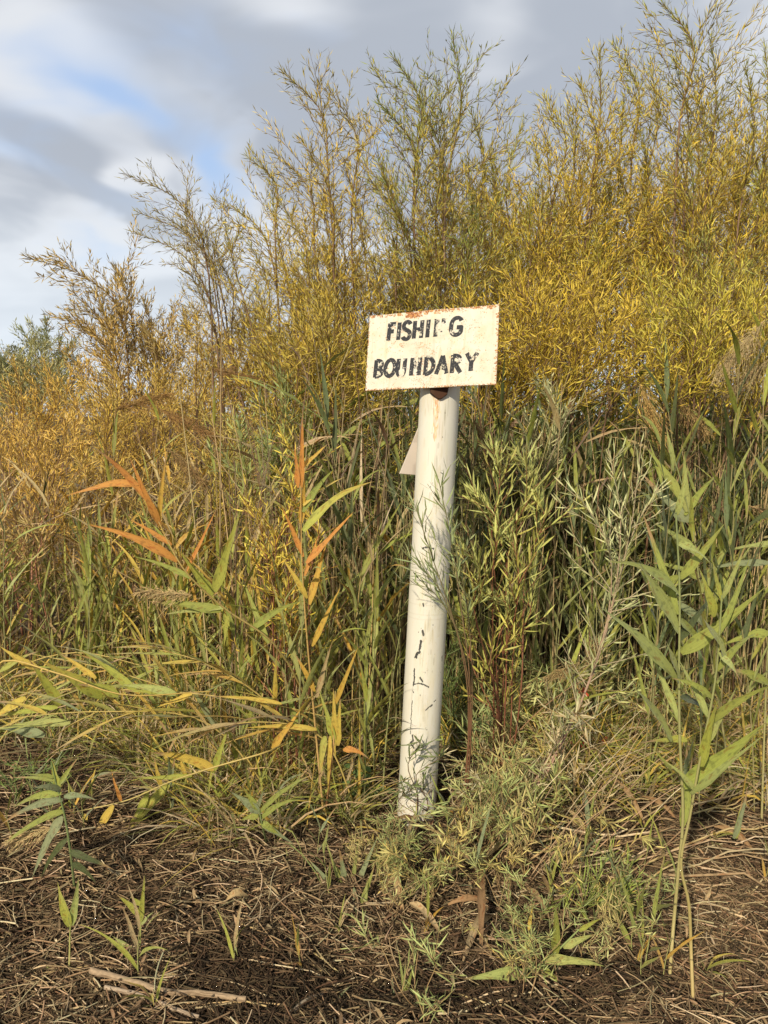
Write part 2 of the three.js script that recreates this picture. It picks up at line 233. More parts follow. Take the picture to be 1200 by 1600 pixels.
  for (let k = 0; k < 700; k++) { s.globalAlpha = rr(0.03, 0.12); s.fillStyle = pick(['#c6b384', '#cac4b2', '#b4ab8e', '#a69c80']); const w = rr(8, 70); s.beginPath(); s.ellipse(rr(0, SW), rr(0, SH), w, w * rr(0.3, 1), rr(0, 3), 0, 7); s.fill(); }
  const rust = (x, y, r, n, sp) => { for (let k = 0; k < n; k++) { const a = rr(0, 7), d = Math.abs(gauss()) * sp; s.globalAlpha = rr(0.3, 0.95); s.fillStyle = pick(['#8d4d1e', '#b0763a', '#6a3818', '#c09050', '#7a4520']); const z = rr(0.6, r * 1.5); s.beginPath(); s.ellipse(x + Math.cos(a) * d, y + Math.sin(a) * d * 0.7, z, z * rr(0.6, 1.2), 0, 0, 7); s.fill(); } };
  for (let k = 0; k < 170; k++) { const x = rr(0, SW); rust(x, Math.abs(gauss()) * 22, rr(1.5, 5), 9, 14); }        // top edge
  for (let k = 0; k < 60; k++) rust(SW - Math.abs(gauss()) * 14, rr(0, SH), rr(1.5, 4), 8, 10);
  for (let k = 0; k < 70; k++) rust(Math.abs(gauss()) * 8, rr(0, SH), rr(1, 3), 5, 8);
  for (let k = 0; k < 150; k++) rust(rr(0, SW), SH - Math.abs(gauss()) * 10, rr(1, 3.6), 6, 10);
  for (let k = 0; k < 40; k++) rust(rr(150, 300), rr(60, 300), 2.2, 8, 30);
  for (let k = 0; k < 70; k++) rust(rr(380, 560), rr(250, 590), 2, 9, 36);
  for (let k = 0; k < 60; k++) rust(rr(680, 920), rr(20, 560), 2, 7, 40);
  for (let k = 0; k < 330; k++) rust(rr(0, SW), rr(0, SH), rr(1, 2.8), 3, 24);
  for (let k = 0; k < 40; k++) { const x = rr(0, SW), y = rr(0, SH), h = rr(30, 160); s.globalAlpha = rr(0.08, 0.2); s.fillStyle = pick(['#b08850', '#8f8568', '#a59a7c']); s.beginPath(); s.ellipse(x, y, rr(3, 14), h, rr(-0.05, 0.05), 0, 7); s.fill(); }
  for (let k = 0; k < 16; k++) rust(rr(300, 420), 30 + gauss() * 12, 4, 30, 30);
  for (let k = 0; k < 300; k++) { s.globalAlpha = rr(0.1, 0.3); s.strokeStyle = '#c79a56'; s.lineWidth = rr(0.8, 2.4); const x = pick([rr(200, 300), rr(400, 560), rr(690, 800), rr(0, SW)]), y = rr(0, SH); s.beginPath(); s.moveTo(x, y); s.lineTo(x + rr(-3, 3), y + rr(10, 50)); s.stroke(); }
  // letters, each a few brush strokes in its own 0..1 box
  const GLY = {
    F: [[0.15, 0, 0.15, 1], [0.15, 0.06, 0.85, 0.06], [0.15, 0.48, 0.68, 0.48]], I: [[0.5, 0, 0.5, 1]], S: 'S', H: [[0.15, 0, 0.15, 1], [0.85, 0, 0.85, 1], [0.15, 0.5, 0.85, 0.5]], N: [[0.15, 0, 0.15, 1], [0.85, 0, 0.85, 1], [0.15, 0.04, 0.85, 0.96]],
    G: 'G', B: 'B', O: 'O', U: 'U', D: 'D', A: [[0.08, 1, 0.52, 0], [0.52, 0, 0.92, 1], [0.25, 0.66, 0.8, 0.66]], R: 'R', Y: [[0.05, 0, 0.5, 0.5], [0.95, 0, 0.5, 0.5], [0.5, 0.45, 0.5, 1]],
  };
  function letter(ch, x, y, w, h, lw, slant = 0.05) {
    l.save(); l.translate(x, y); l.transform(1, 0, -slant, 1, slant * h * 0.5, 0);
    l.strokeStyle = '#15171c'; l.lineCap = 'butt'; l.lineJoin = 'round'; l.lineWidth = lw;
    const g = GLY[ch]; l.beginPath();
    if (Array.isArray(g)) for (const [a, b, c, d] of g) { l.moveTo(a * w, b * h); l.lineTo(c * w, d * h); }
    else if (g === 'S') { l.moveTo(0.9 * w, 0.16 * h); l.bezierCurveTo(0.7 * w, -0.08 * h, 0.05 * w, -0.02 * h, 0.12 * w, 0.28 * h); l.bezierCurveTo(0.2 * w, 0.52 * h, 0.9 * w, 0.44 * h, 0.9 * w, 0.74 * h); l.bezierCurveTo(0.9 * w, 1.06 * h, 0.25 * w, 1.04 * h, 0.08 * w, 0.84 * h); }
    else if (g === 'G') { l.moveTo(0.9 * w, 0.2 * h); l.bezierCurveTo(0.7 * w, -0.08 * h, 0.05 * w, -0.05 * h, 0.08 * w, 0.5 * h); l.bezierCurveTo(0.05 * w, 1.06 * h, 0.75 * w, 1.08 * h, 0.92 * w, 0.8 * h); l.lineTo(0.92 * w, 0.56 * h); l.lineTo(0.55 * w, 0.56 * h); }
    else if (g === 'O') l.ellipse(0.5 * w, 0.5 * h, 0.4 * w, 0.46 * h, 0, 0, 7);
    else if (g === 'U') { l.moveTo(0.15 * w, 0); l.lineTo(0.15 * w, 0.72 * h); l.bezierCurveTo(0.18 * w, 1.05 * h, 0.82 * w, 1.05 * h, 0.85 * w, 0.72 * h); l.lineTo(0.85 * w, 0); }
    else if (g === 'D') { l.moveTo(0.15 * w, 0); l.lineTo(0.15 * w, h); l.moveTo(0.15 * w, 0.05 * h); l.bezierCurveTo(1.1 * w, 0.02 * h, 1.1 * w, 0.98 * h, 0.15 * w, 0.95 * h); }
    else { l.moveTo(0.15 * w, 0); l.lineTo(0.15 * w, h); l.moveTo(0.15 * w, 0.05 * h); l.bezierCurveTo(1.0 * w, 0.02 * h, 1.0 * w, 0.5 * h, 0.15 * w, 0.5 * h); if (g === 'B') l.bezierCurveTo(1.1 * w, 0.5 * h, 1.1 * w, 0.97 * h, 0.15 * w, 0.95 * h); else { l.moveTo(0.4 * w, 0.5 * h); l.lineTo(0.92 * w, h); } }
    l.stroke(); l.restore();
  }
  const row = (list, y, h, lw) => { for (const [ch, x, w, dy = 0] of list) letter(ch, x, y + dy, w, h, lw); };
  row([['F', 160, 72], ['I', 234, 34], ['S', 280, 70], ['H', 366, 84], ['I', 470, 36], ['N', 540, 80], ['G', 662, 92]], 74, 138, 33);
  row([['B', 66, 76], ['O', 148, 96], ['U', 250, 74], ['N', 358, 88], ['D', 470, 86], ['A', 562, 98], ['R', 680, 86], ['Y', 792, 88, -8]], 362, 138, 33);
  // the wear: paint flaked off in patches, most from both N's, the top of the U and D
  l.globalCompositeOperation = 'destination-out';
  const wear = (x, y, w, h, n, r) => { for (let k = 0; k < n; k++) { l.globalAlpha = rr(0.5, 1); const a = x + R() * w, b = y + R() * h, z = rr(0.6, r); l.beginPath(); for (let e = 0; e < 8; e++) { const t = z * (0.5 + R()); l.lineTo(a + Math.cos(e * 0.8) * t, b + Math.sin(e * 0.8) * t * 1.3); } l.fill(); } };
  wear(150, 60, 640, 170, 330, 2.4); wear(50, 345, 860, 180, 520, 2.4); wear(150, 60, 640, 170, 90, 6); wear(50, 345, 860, 180, 110, 6);
  wear(556, 66, 30, 150, 70, 11); wear(588, 110, 60, 120, 150, 13); wear(602, 60, 40, 50, 20, 7); wear(662, 150, 44, 44, 30, 8); wear(398, 150, 40, 50, 30, 7); wear(180, 90, 40, 30, 10, 6);
  wear(272, 450, 36, 60, 70, 12); wear(300, 350, 26, 120, 16, 6); wear(388, 350, 30, 150, 60, 9); wear(412, 350, 20, 60, 20, 7); wear(492, 350, 70, 34, 24, 8); wear(598, 430, 40, 80, 34, 8); wear(712, 390, 50, 30, 34, 8); wear(96, 382, 30, 34, 26, 7); wear(88, 452, 34, 44, 20, 7); wear(820, 346, 60, 60, 24, 8); wear(170, 400, 30, 60, 14, 7);
  l.globalCompositeOperation = 'source-over'; l.globalAlpha = 1;
  s.globalAlpha = 1; s.drawImage(lc, 0, 0);
  for (let k = 0; k < 30; k++) rust(rr(120, 900), rr(100, 560), 1.6, 4, 14);
  s.globalAlpha = 1;
  const smap = new THREE.CanvasTexture(sc); smap.colorSpace = THREE.SRGBColorSpace;
  const rim = new THREE.CanvasTexture((() => { const c = document.createElement('canvas'); c.width = 256; c.height = 64; const t = c.getContext('2d'); t.fillStyle = '#b98a58'; t.fillRect(0, 0, 256, 64); for (let k = 0; k < 900; k++) { t.globalAlpha = rr(0.2, 0.7); t.fillStyle = pick(['#e6dcc2', '#7c4420', '#a8652c', '#d8c9a4']); t.beginPath(); t.ellipse(rr(0, 256), rr(0, 64), rr(0.5, 6), rr(0.5, 5), 0, 0, 7); t.fill(); } return c; })()); rim.colorSpace = THREE.SRGBColorSpace; rim.wrapS = rim.wrapT = THREE.RepeatWrapping;
  const paintMat = new THREE.MeshPhysicalMaterial({ name: 'painted steel', map: smap, roughness: 0.75, clearcoat: 0.03, clearcoatRoughness: 0.5 }), rustMat = new THREE.MeshStandardMaterial({ name: 'rusty steel', map: rim, roughness: 0.9 });
  const PLW = 0.418, PLH = 0.242, TH = 0.004;
  const board = new THREE.Group(); board.name = 'sign_board'; board.rotation.order = 'YXZ'; board.rotation.set(-0.215, -0.393, 0.031);
  board.position.copy(at(672.34, 544.95, 2.39).sub(root.position)); root.add(board);
  // slightly buckled sheet: painted front, bare rim and back
  const warp = (x, y) => 0.0022 * Math.sin(x * 9 + 1) * Math.cos(y * 8) + 0.0016 * Math.sin(x * 23 + y * 14);
  const front = new THREE.PlaneGeometry(PLW, PLH, 40, 24); { const p = front.attributes.position; for (let i = 0; i < p.count; i++) p.setZ(i, warp(p.getX(i), p.getY(i))); front.computeVertexNormals(); }
  const face = new THREE.Mesh(front, paintMat); face.name = 'painted_face'; face.castShadow = face.receiveShadow = true; board.add(face);
  const back = new THREE.BoxGeometry(PLW + 0.001, PLH + 0.001, TH, 40, 24, 1); { const p = back.attributes.position; for (let i = 0; i < p.count; i++) p.setZ(i, warp(p.getX(i), p.getY(i)) + (p.getZ(i) > 0 ? -0.0012 : -0.0012 - TH)); back.computeVertexNormals(); }
  const sheet = new THREE.Mesh(back, rustMat); sheet.name = 'steel_sheet'; sheet.castShadow = sheet.receiveShadow = true; board.add(sheet);
  // rusty half-moon lug that is welded to the pipe under the plate
  const lugShape = new THREE.Shape(); lugShape.moveTo(-0.028, 0.03); lugShape.lineTo(0.026, 0.03); lugShape.lineTo(0.022, 0.006); lugShape.lineTo(0.012, -0.002); lugShape.quadraticCurveTo(0.002, -0.012, -0.008, -0.004); lugShape.lineTo(-0.026, 0.008);
  const lugG = new THREE.ExtrudeGeometry(lugShape, { depth: 0.022, bevelEnabled: true, bevelSize: 0.002, bevelThickness: 0.002, bevelSegments: 2 });
  const lug = new THREE.Mesh(lugG, new THREE.MeshStandardMaterial({ name: 'dark rust', map: rim, color: new THREE.Color(0.10, 0.07, 0.055), roughness: 0.95 })); lug.name = 'weld_lug'; lug.castShadow = lug.receiveShadow = true;
  { const a = base.clone().addScaledVector(axis, 1.362); lug.position.copy(a.sub(root.position)).add(V(-0.006, 0, RAD - 0.012)); lug.rotation.set(-0.1, 0, -0.05); } root.add(lug);
  // a second, bare plate behind the post that shows its lower corner at the left
  const tri = new THREE.Shape(); tri.moveTo(-0.065, 0); tri.lineTo(0.062, -0.004); tri.lineTo(0.03, 0.20); tri.lineTo(0.012, 0.215);
  const tg = new THREE.ExtrudeGeometry(tri, { depth: 0.005, bevelEnabled: true, bevelSize: 0.0015, bevelThickness: 0.001, bevelSegments: 1 });
  const tp = new THREE.Mesh(tg, new THREE.MeshStandardMaterial({ name: 'weathered board', color: new THREE.Color(0.52, 0.45, 0.37), map: dataTex(128, 128, (u, v) => { const k = 0.75 + 0.3 * fbm(u * 6, v * 6, 4, 91) - (fbm(u * 20, v * 20, 2, 95) > 0.68 ? 0.15 : 0); return [k, k, k]; }), roughness: 0.8 }));
  tp.name = 'rear_plate'; tp.castShadow = tp.receiveShadow = true; tp.position.copy(at(655, 741, 2.505).sub(root.position)); tp.rotation.set(-0.06, 0.18, -0.05); tp.userData.label = 'plain beige plate behind the post'; root.add(tp);
}

// ---------------------------------------------------------------- willow shrubs: canes that fan out of one root, each with side shoots and narrow leaves
// one cane along a path; stem parts go to S, leaves to L
function cane(S, L, pts, o) {
  const n = pts.length - 1; let len = 0; for (let j = 1; j <= n; j++) len += pts[j].distanceTo(pts[j - 1]);
  const { r = 0.007, t0 = 0.3, dens = 11, spread = 1, leafL = 0.062, leafW = 0.0075, colA, colB, stemA = C.twig, stemB = C.twig, few = true, brL = 0.5, bare = 0.1, sp = 0.021, twigs = true, up = 0.25, ang = [0.45, 0.75] } = o;
  S.tube(pts, r, 0.0012, r > 0.005 ? 5 : 4, stemA, stemB, false);
  const P = V(), T = V(), find = (t) => { const f = clamp(t) * n, j = Math.min(n - 1, Math.floor(f)); P.lerpVectors(pts[j], pts[j + 1], f - j); T.subVectors(pts[j + 1], pts[j]).normalize(); };
  const D = V(), SD = V();
  const leafOn = (p, t, az, t01, tone, sz) => {
    const rad = around(t, az), a = rr(0.45, 0.95);
    D.copy(t).multiplyScalar(Math.cos(a)).addScaledVector(rad, Math.sin(a)); D.y += up * 0.5 - 0.05; D.normalize();
    SD.crossVectors(D, rad).applyAxisAngle(D, gauss() * 0.7).normalize();
    let c = mix(colA, colB, clamp(smooth(0.2, 1, t01) + gauss() * 0.32)); c = vary(tint(c, tone), 0.16);
    L.small(p, D, SD, leafL * sz * rr(0.65, 1.2), leafW * rr(0.75, 1.2), c, rr(0.02, 0.22), few);
  };
  const shoot = (p0, d0, l, t01, r0, depth) => {
    const m = Math.max(3, Math.round(l / 0.12)), q = [p0.clone()], d = d0.clone(), st = l / m, wob = V(gauss(), gauss() * 0.5, gauss()).multiplyScalar(0.06);
    for (let j = 0; j < m; j++) { d.y += up * 0.12; d.add(wob); d.normalize(); q.push(q[j].clone().addScaledVector(d, st)); }
    S.tube(q, r0, 0.0007, 3, stemB, stemB, false);
    const tone = 1 + gauss() * 0.2, lsz = rr(0.75, 1.2); let az = R() * 7;
    for (let s = l * (depth ? 0.05 : bare); s < l; s += sp * rr(0.7, 1.3)) { const f = s / st, j = Math.min(m - 1, Math.floor(f)); P.lerpVectors(q[j], q[j + 1], f - j); T.subVectors(q[j + 1], q[j]).normalize(); az += 2.4; if (R() > 0.12) leafOn(P, T, az, t01, tone, lsz * (1 - 0.3 * (s / l))); }
    if (!depth && twigs && l > 0.2) for (let s = l * 0.15; s < l * 0.85; s += rr(0.04, 0.085)) { const f = s / st, j = Math.min(m - 1, Math.floor(f)); const b = q[j].clone().lerp(q[j + 1], f - j), t = q[j + 1].clone().sub(q[j]).normalize(), rad = around(t, R() * 7), a = rr(0.45, 0.8); shoot(b, t.multiplyScalar(Math.cos(a)).addScaledVector(rad, Math.sin(a)), rr(0.07, 0.2) * Math.min(1, l / 0.35), t01, 0.0011, 1); }
  };
  let az = R() * 7; const nb = Math.round(len * (1 - t0) * dens);
  for (let k = 0; k < nb; k++) {
    const t = t0 + (1 - t0) * (k + R()) / nb * 0.97; find(t); az += 2.4 + gauss() * 0.4;
    const a = rr(...ang), rad = around(T, az), l = (brL * Math.pow(1 - t, o.pw ?? 0.75) * spread + 0.08) * rr(0.5, 1.2);
    shoot(P.clone(), T.clone().multiplyScalar(Math.cos(a)).addScaledVector(rad, Math.sin(a)), l, t, 0.0022 * (1 - t) + 0.001, 0);
  }
  let za = 0; for (let t = Math.max(t0, 0.5); t < 1; t += sp * 0.8 / len) { find(t); za += 2.4; leafOn(P.clone(), T.clone(), za, t, 1, 1); }
}
function canePath(b, tip, lean = 0.25, hook = 0) {
  const h = tip.y - b.y, m1 = V(b.x + (tip.x - b.x) * 0.22 + gauss() * 0.05, b.y + h * 0.38, b.z + (tip.z - b.z) * 0.3 + gauss() * 0.05), m2 = V(b.x + (tip.x - b.x) * (0.62 - hook * 0.4) + gauss() * 0.04, b.y + h * (0.76 + hook * 0.12), b.z + (tip.z - b.z) * 0.7 + gauss() * 0.04);
  const m3 = m2.clone().lerp(tip, 0.55).add(V((hook > 0.1 ? 0.10 : 0.04 + gauss() * 0.05) * Math.sign(hook || 1), 0.03, gauss() * 0.03)); return spline([b, m1, m2, m3, tip], 18);
}
const shrubInfo = [];
function shrub(label, base, tips, o) {
  R = rngOf(o.seed);
  const root = thing(o.name || 'willow_shrub', V(base[0], gh(base[0], base[1]), base[1]), label, 'willow shrub');
  for (const t of tips) {
    const [px, py, dd = 0, hook = 0] = t, d = -base[1] + dd, tip = at(px, py, d);
    const b = V(base[0] + gauss() * 0.16 + (tip.x - base[0]) * 0.15, 0, base[1] + gauss() * 0.14); b.y = gh(b.x, b.z) - 0.03;
    const S = new MB(root.position), L = new MB(root.position), path = canePath(b, tip, 0.2, hook);
    const hgt = tip.y - b.y;
    cane(S, L, path, { r: 0.004 + hgt * 0.0016, ...o, stemA: vary(o.stemA || C.twig, 0.15) });
    const st = S.build('stem', stemMat, root); L.build('foliage', smallLeafMat, st, null, 'stuff');
  }
  return root;
}
const fill = (x0, x1, y0, y1, n, d0 = -0.4, d1 = 0.5) => { const o = []; for (let k = 0; k < n; k++) o.push([rr(x0, x1), rr(y0, y1), rr(d0, d1)]); return o; };
const W1 = { colA: C.willow, colB: C.olive, t0: 0.36, dens: 11, brL: 1.1, pw: 1.2, sp: 0.0145, ang: [0.55, 1.1], up: 0.34, leafW: 0.0052, leafL: 0.056 };
R = rngOf(77);
const wx = (px, d) => at(px, 700, d).x;
shrub('willow shrub just left of the sign whose two thin shoots fork high against the cloud', [wx(575, 4.3), -4.3], [[440, 110, 0, 0.6], [512, 135, 0.1, 0.3], [470, 215, -0.2], [425, 235, 0.1, 0.4], [540, 265, 0.2], ...fill(430, 600, 300, 430, 6)], { ...W1, seed: 1, colB: [0.286, 0.247, 0.065], dens: 10 });
shrub('willow shrub behind the sign with feathery green plumes rising above it', [wx(690, 4.1), -4.1], [[612, 85, 0.1, 0.4], [706, 52, 0], [652, 150, 0.1], [592, 160, -0.2, 0.5], [590, 250, 0], [680, 120, 0.2], ...fill(590, 740, 270, 420, 7)], { ...W1, seed: 2, colA: [0.528, 0.386, 0.040], colB: [0.221, 0.260, 0.058], dens: 12 });
shrub('low rounded willow shrub right of the sign with one tip bent to the right', [wx(770, 4.4), -4.4], [[735, 170, 0], [818, 186, 0, -0.5], [765, 235, 0.1], [690, 260, 0.1], ...fill(720, 840, 250, 420, 8)], { ...W1, seed: 3, colA: [0.68, 0.47, 0.04] });
shrub('yellow willow shrub with two slender tips between the sign and the tallest shrub', [wx(890, 4.2), -4.2], [[936, 74, 0], [850, 150, 0.1, 0.4], [886, 168, 0], [905, 128, 0.2], [835, 225, -0.1], ...fill(830, 960, 240, 430, 8)], { ...W1, seed: 4, colA: [0.68, 0.47, 0.04], colB: [0.42, 0.38, 0.06] });
shrub('yellow willow shrub whose thin curled tip stands beside the tallest shrub', [wx(985, 4.5), -4.5], [[956, 66, 0, 0.5], [975, 150, 0.1], [1015, 98, 0.1], [1000, 205, 0], ...fill(930, 1060, 240, 430, 7)], { ...W1, seed: 5, colA: [0.68, 0.47, 0.04] });
shrub('tallest willow shrub, its top shoot reaching the upper edge of the photo', [wx(1100, 4.0), -4.0], [[1034, 4, 0, 0.6], [1052, 88, 0.1], [1090, 150, 0.2], [1112, 58, 0.1], [1165, 104, 0], [1075, 215, -0.2], ...fill(1030, 1170, 200, 430, 8)], { ...W1, seed: 6, colB: [0.260, 0.273, 0.065], dens: 12 });
shrub('willow shrub with green tops at the right edge of the photo', [wx(1195, 4.3), -4.3], [[1196, 74, 0], [1200, 140, 0.1], [1165, 205, 0], [1240, 110, 0.1], [1290, 170, 0.1], ...fill(1140, 1330, 210, 430, 9)], { ...W1, seed: 7, colA: [0.68, 0.47, 0.04] });
shrub('willow shrub left of the sign with long arching shoots that sweep to the left', [wx(430, 4.9), -4.9], [[193, 270, 0, 0.8], [212, 330, 0.2, 0.7], [208, 362, -0.2, 0.7], [245, 330, 0.2, 0.4], [290, 330, 0], [330, 390, 0.1], [300, 430, -0.2], ...fill(300, 480, 430, 540, 5)], { ...W1, spread: 0.7, seed: 8, colA: [0.46, 0.34, 0.07], colB: [0.286, 0.247, 0.072], dens: 10, t0: 0.42 });
shrub('willow shrub with grey-green tips arching left, beside the forked one', [wx(500, 4.7), -4.7], [[330, 310, 0, 0.7], [385, 243, 0.1, 0.7], [350, 345, 0], [425, 300, 0.1], [390, 380, -0.2], ...fill(390, 540, 360, 490, 6)], { ...W1, spread: 0.75, dens: 9, seed: 9, colB: [0.312, 0.299, 0.065] });
shrub('straggly willow shrub at far left with one thin shoot arching over the skyline', [wx(250, 5.8), -5.8], [[38, 400, 0, 0.8], [70, 490, 0.2, 0.6], [112, 455, 0], [180, 418, 0.1], [150, 455, -0.2], [225, 470, 0], ...fill(130, 300, 470, 560, 6)], { ...W1, seed: 10, colA: [0.50, 0.33, 0.07], colB: [0.33, 0.25, 0.09], leafL: 0.075, leafW: 0.009, dens: 9 });
shrub('low orange-yellow willow shrub in the middle of the left thicket', [wx(330, 5.4), -5.4], fill(250, 420, 470, 580, 11), { ...W1, seed: 11, colA: [0.60, 0.41, 0.06], colB: [0.54, 0.40, 0.09], dens: 12 });
shrub('orange-yellow willow shrub at the left edge of the photo', [wx(60, 5.2), -5.2], [[20, 560, 0], ...fill(-80, 150, 540, 680, 13)], { ...W1, seed: 12, colA: [0.68, 0.43, 0.06], colB: [0.60, 0.41, 0.08], brL: 0.55, t0: 0.3 });
shrub('golden willow shrub behind the orange reed leaves on the left', [wx(180, 4.7), -4.7], fill(90, 290, 560, 690, 12), { ...W1, seed: 13, colA: [0.66, 0.45, 0.06], colB: [0.56, 0.41, 0.09], brL: 0.55, t0: 0.3 });
shrub('greenish willow shrub far back on the left skyline', [wx(40, 8.2), -8.2], [[0, 560, 0], [32, 512, 0.2], [72, 500, 0], [95, 530, 0.1], ...fill(-60, 130, 540, 600, 7)], { ...W1, seed: 14, colA: [0.36, 0.32, 0.10], colB: [0.26, 0.28, 0.13], leafL: 0.085, leafW: 0.011, dens: 9 });
shrub('dense yellow willow shrub behind the others, above the right side of the plate', [wx(820, 5.3), -5.3], fill(690, 960, 230, 470, 20), { ...W1, seed: 15, colA: [0.648, 0.445, 0.036], colB: [0.44, 0.34, 0.05], leafL: 0.07, dens: 12 });
shrub('dense golden willow shrub behind the tallest one', [wx(1110, 5.2), -5.2], fill(980, 1280, 220, 470, 20), { ...W1, seed: 16, colA: [0.60, 0.40, 0.045], colB: [0.528, 0.386, 0.040], leafL: 0.07, dens: 12 });
shrub('dense olive willow shrub behind the forked one, above the left side of the plate', [wx(560, 5.2), -5.2], fill(430, 690, 320, 490, 17), { ...W1, seed: 17, colA: [0.552, 0.398, 0.040], colB: [0.33, 0.28, 0.055], leafL: 0.07, dens: 12 });
shrub('bushy yellow willow shrub low behind the plate, with leaves down to its lower edge', [wx(840, 3.55), -3.55], fill(690, 1010, 400, 550, 20, -0.55, 0), { ...W1, seed: 18, colA: [0.58, 0.44, 0.05], colB: [0.552, 0.398, 0.040], brL: 0.8, t0: 0.45, dens: 12 });
shrub('bushy golden willow shrub low at the right, under the tallest shoots', [wx(1100, 3.5), -3.5], fill(1000, 1240, 400, 540, 18, -0.55, 0), { ...W1, seed: 19, colA: [0.62, 0.45, 0.045], colB: [0.48, 0.43, 0.06], brL: 0.8, t0: 0.45, dens: 12 });
shrub('yellow-olive willow shrub low behind the left end of the plate', [wx(500, 3.7), -3.7], fill(400, 620, 430, 600, 17, -0.5, 0), { ...W1, seed: 20, colA: [0.552, 0.398, 0.040], colB: [0.42, 0.33, 0.06], brL: 0.75, t0: 0.42, dens: 12 });

shrub('orange-brown willow shrub low at the left edge, in front of the others', [wx(40, 4.2), -4.2], fill(-60, 130, 620, 790, 13), { ...W1, seed: 21, colA: [0.66, 0.42, 0.07], colB: [0.64, 0.43, 0.10], brL: 0.42, t0: 0.25, dens: 12 });
shrub('straw-yellow willow shrub low in the left thicket, under the brown plumes', [wx(190, 4.0), -4.0], fill(110, 300, 650, 800, 12), { ...W1, seed: 22, colA: [0.64, 0.46, 0.11], colB: [0.62, 0.46, 0.12], brL: 0.4, t0: 0.25, dens: 11 });
shrub('olive-yellow willow shrub between the orange reed leaves and the yellow sapling', [wx(350, 3.9), -3.9], fill(290, 430, 590, 760, 12), { ...W1, seed: 23, colA: [0.56, 0.42, 0.06], colB: [0.50, 0.42, 0.10], brL: 0.45, t0: 0.28, dens: 11 });
shrub('thin willow shrub with reddish bare lower stems at far left, beside the grass', [wx(20, 3.7), -3.7], fill(-60, 120, 760, 860, 10), { ...W1, seed: 24, colA: [0.56, 0.38, 0.12], colB: [0.54, 0.40, 0.14], brL: 0.28, t0: 0.3, dens: 9, stemA: [0.40, 0.17, 0.10], stemB: [0.36, 0.18, 0.10] });

shrub('hazy yellow willow shrub far back at the left edge, on the skyline', [wx(30, 9.5), -9.5], fill(-120, 130, 560, 640, 22), { ...W1, seed: 25, colA: [0.56, 0.40, 0.08], colB: [0.46, 0.38, 0.12], brL: 0.8, t0: 0.15, leafL: 0.1, leafW: 0.012, sp: 0.028 });
shrub('yellow-brown willow shrub far back beneath the left-sweeping shoots', [wx(250, 8.5), -8.5], fill(110, 390, 550, 630, 24), { ...W1, seed: 26, colA: [0.56, 0.39, 0.08], colB: [0.48, 0.36, 0.10], brL: 0.8, t0: 0.15, leafL: 0.1, leafW: 0.012, sp: 0.028 });
shrub('olive willow shrub far back, low between the forked shrub and the plate', [wx(460, 8), -8], fill(370, 600, 520, 610, 16), { ...W1, seed: 27, colA: [0.48, 0.37, 0.07], colB: [0.40, 0.35, 0.08], brL: 0.8, t0: 0.15, leafL: 0.1, leafW: 0.012, sp: 0.028 });

// ---------------------------------------------------------------- reeds
const noSmall = { segs: 8 };
// one reed as a group: stem, every leaf and the plume are parts
function plume(mb, p, d, L, col, seed, droop = 1) {
  const side = V(gauss(), 0, gauss()).normalize(), n = Math.round(150 * Math.min(1.2, Math.max(0.6, L / 0.25)));
  mb.tube([p, p.clone().addScaledVector(d, L * 0.4), p.clone().addScaledVector(d, L * 0.8)], 0.0014, 0.0006, 4, col, col, false);
  for (let k = 0; k < n; k++) {
    const t = k / n, b = p.clone().addScaledVector(d, L * 0.8 * t), rad = around(d, R() * 7), l = L * (0.5 - 0.3 * t) * rr(0.4, 1.2), ja = rr(0.15, 0.6), jd = droop * rr(0, 0.55);
    const c = b.clone().addScaledVector(d, l * 0.5).addScaledVector(rad, l * ja * 0.7), e = b.clone().addScaledVector(d, l * rr(0.6, 1)).addScaledVector(rad, l * ja).addScaledVector(side, l * 0.45 * droop * R()); e.y -= l * jd;
    const q = curve(b, c, e, 4), col2 = vary(col, 0.28);
    mb.tube(q, 0.0005, 0.0003, 3, col2, col2, false);
    for (let j = 1; j <= 4; j++) for (let h = 0; h < 4; h++) { const dd = q[j].clone().sub(q[j - 1]).normalize(), ra = around(dd, R() * 7); dd.addScaledVector(ra, 0.5); dd.y -= 0.25; dd.normalize(); const s = dd.clone().cross(ra).normalize(); mb.small(q[j].clone().lerp(q[j - 1], R()), dd, s, rr(0.006, 0.013), 0.002, vary(col, 0.3), 0.1, true); }
  }
}
function reed(name, label, category, group, path, o) {
  const b = path[0], root = thing(name, V(b.x, Math.max(b.y, gh(b.x, b.z)), b.z), label, category, group);
  reedParts(root, path, o); return root;
}
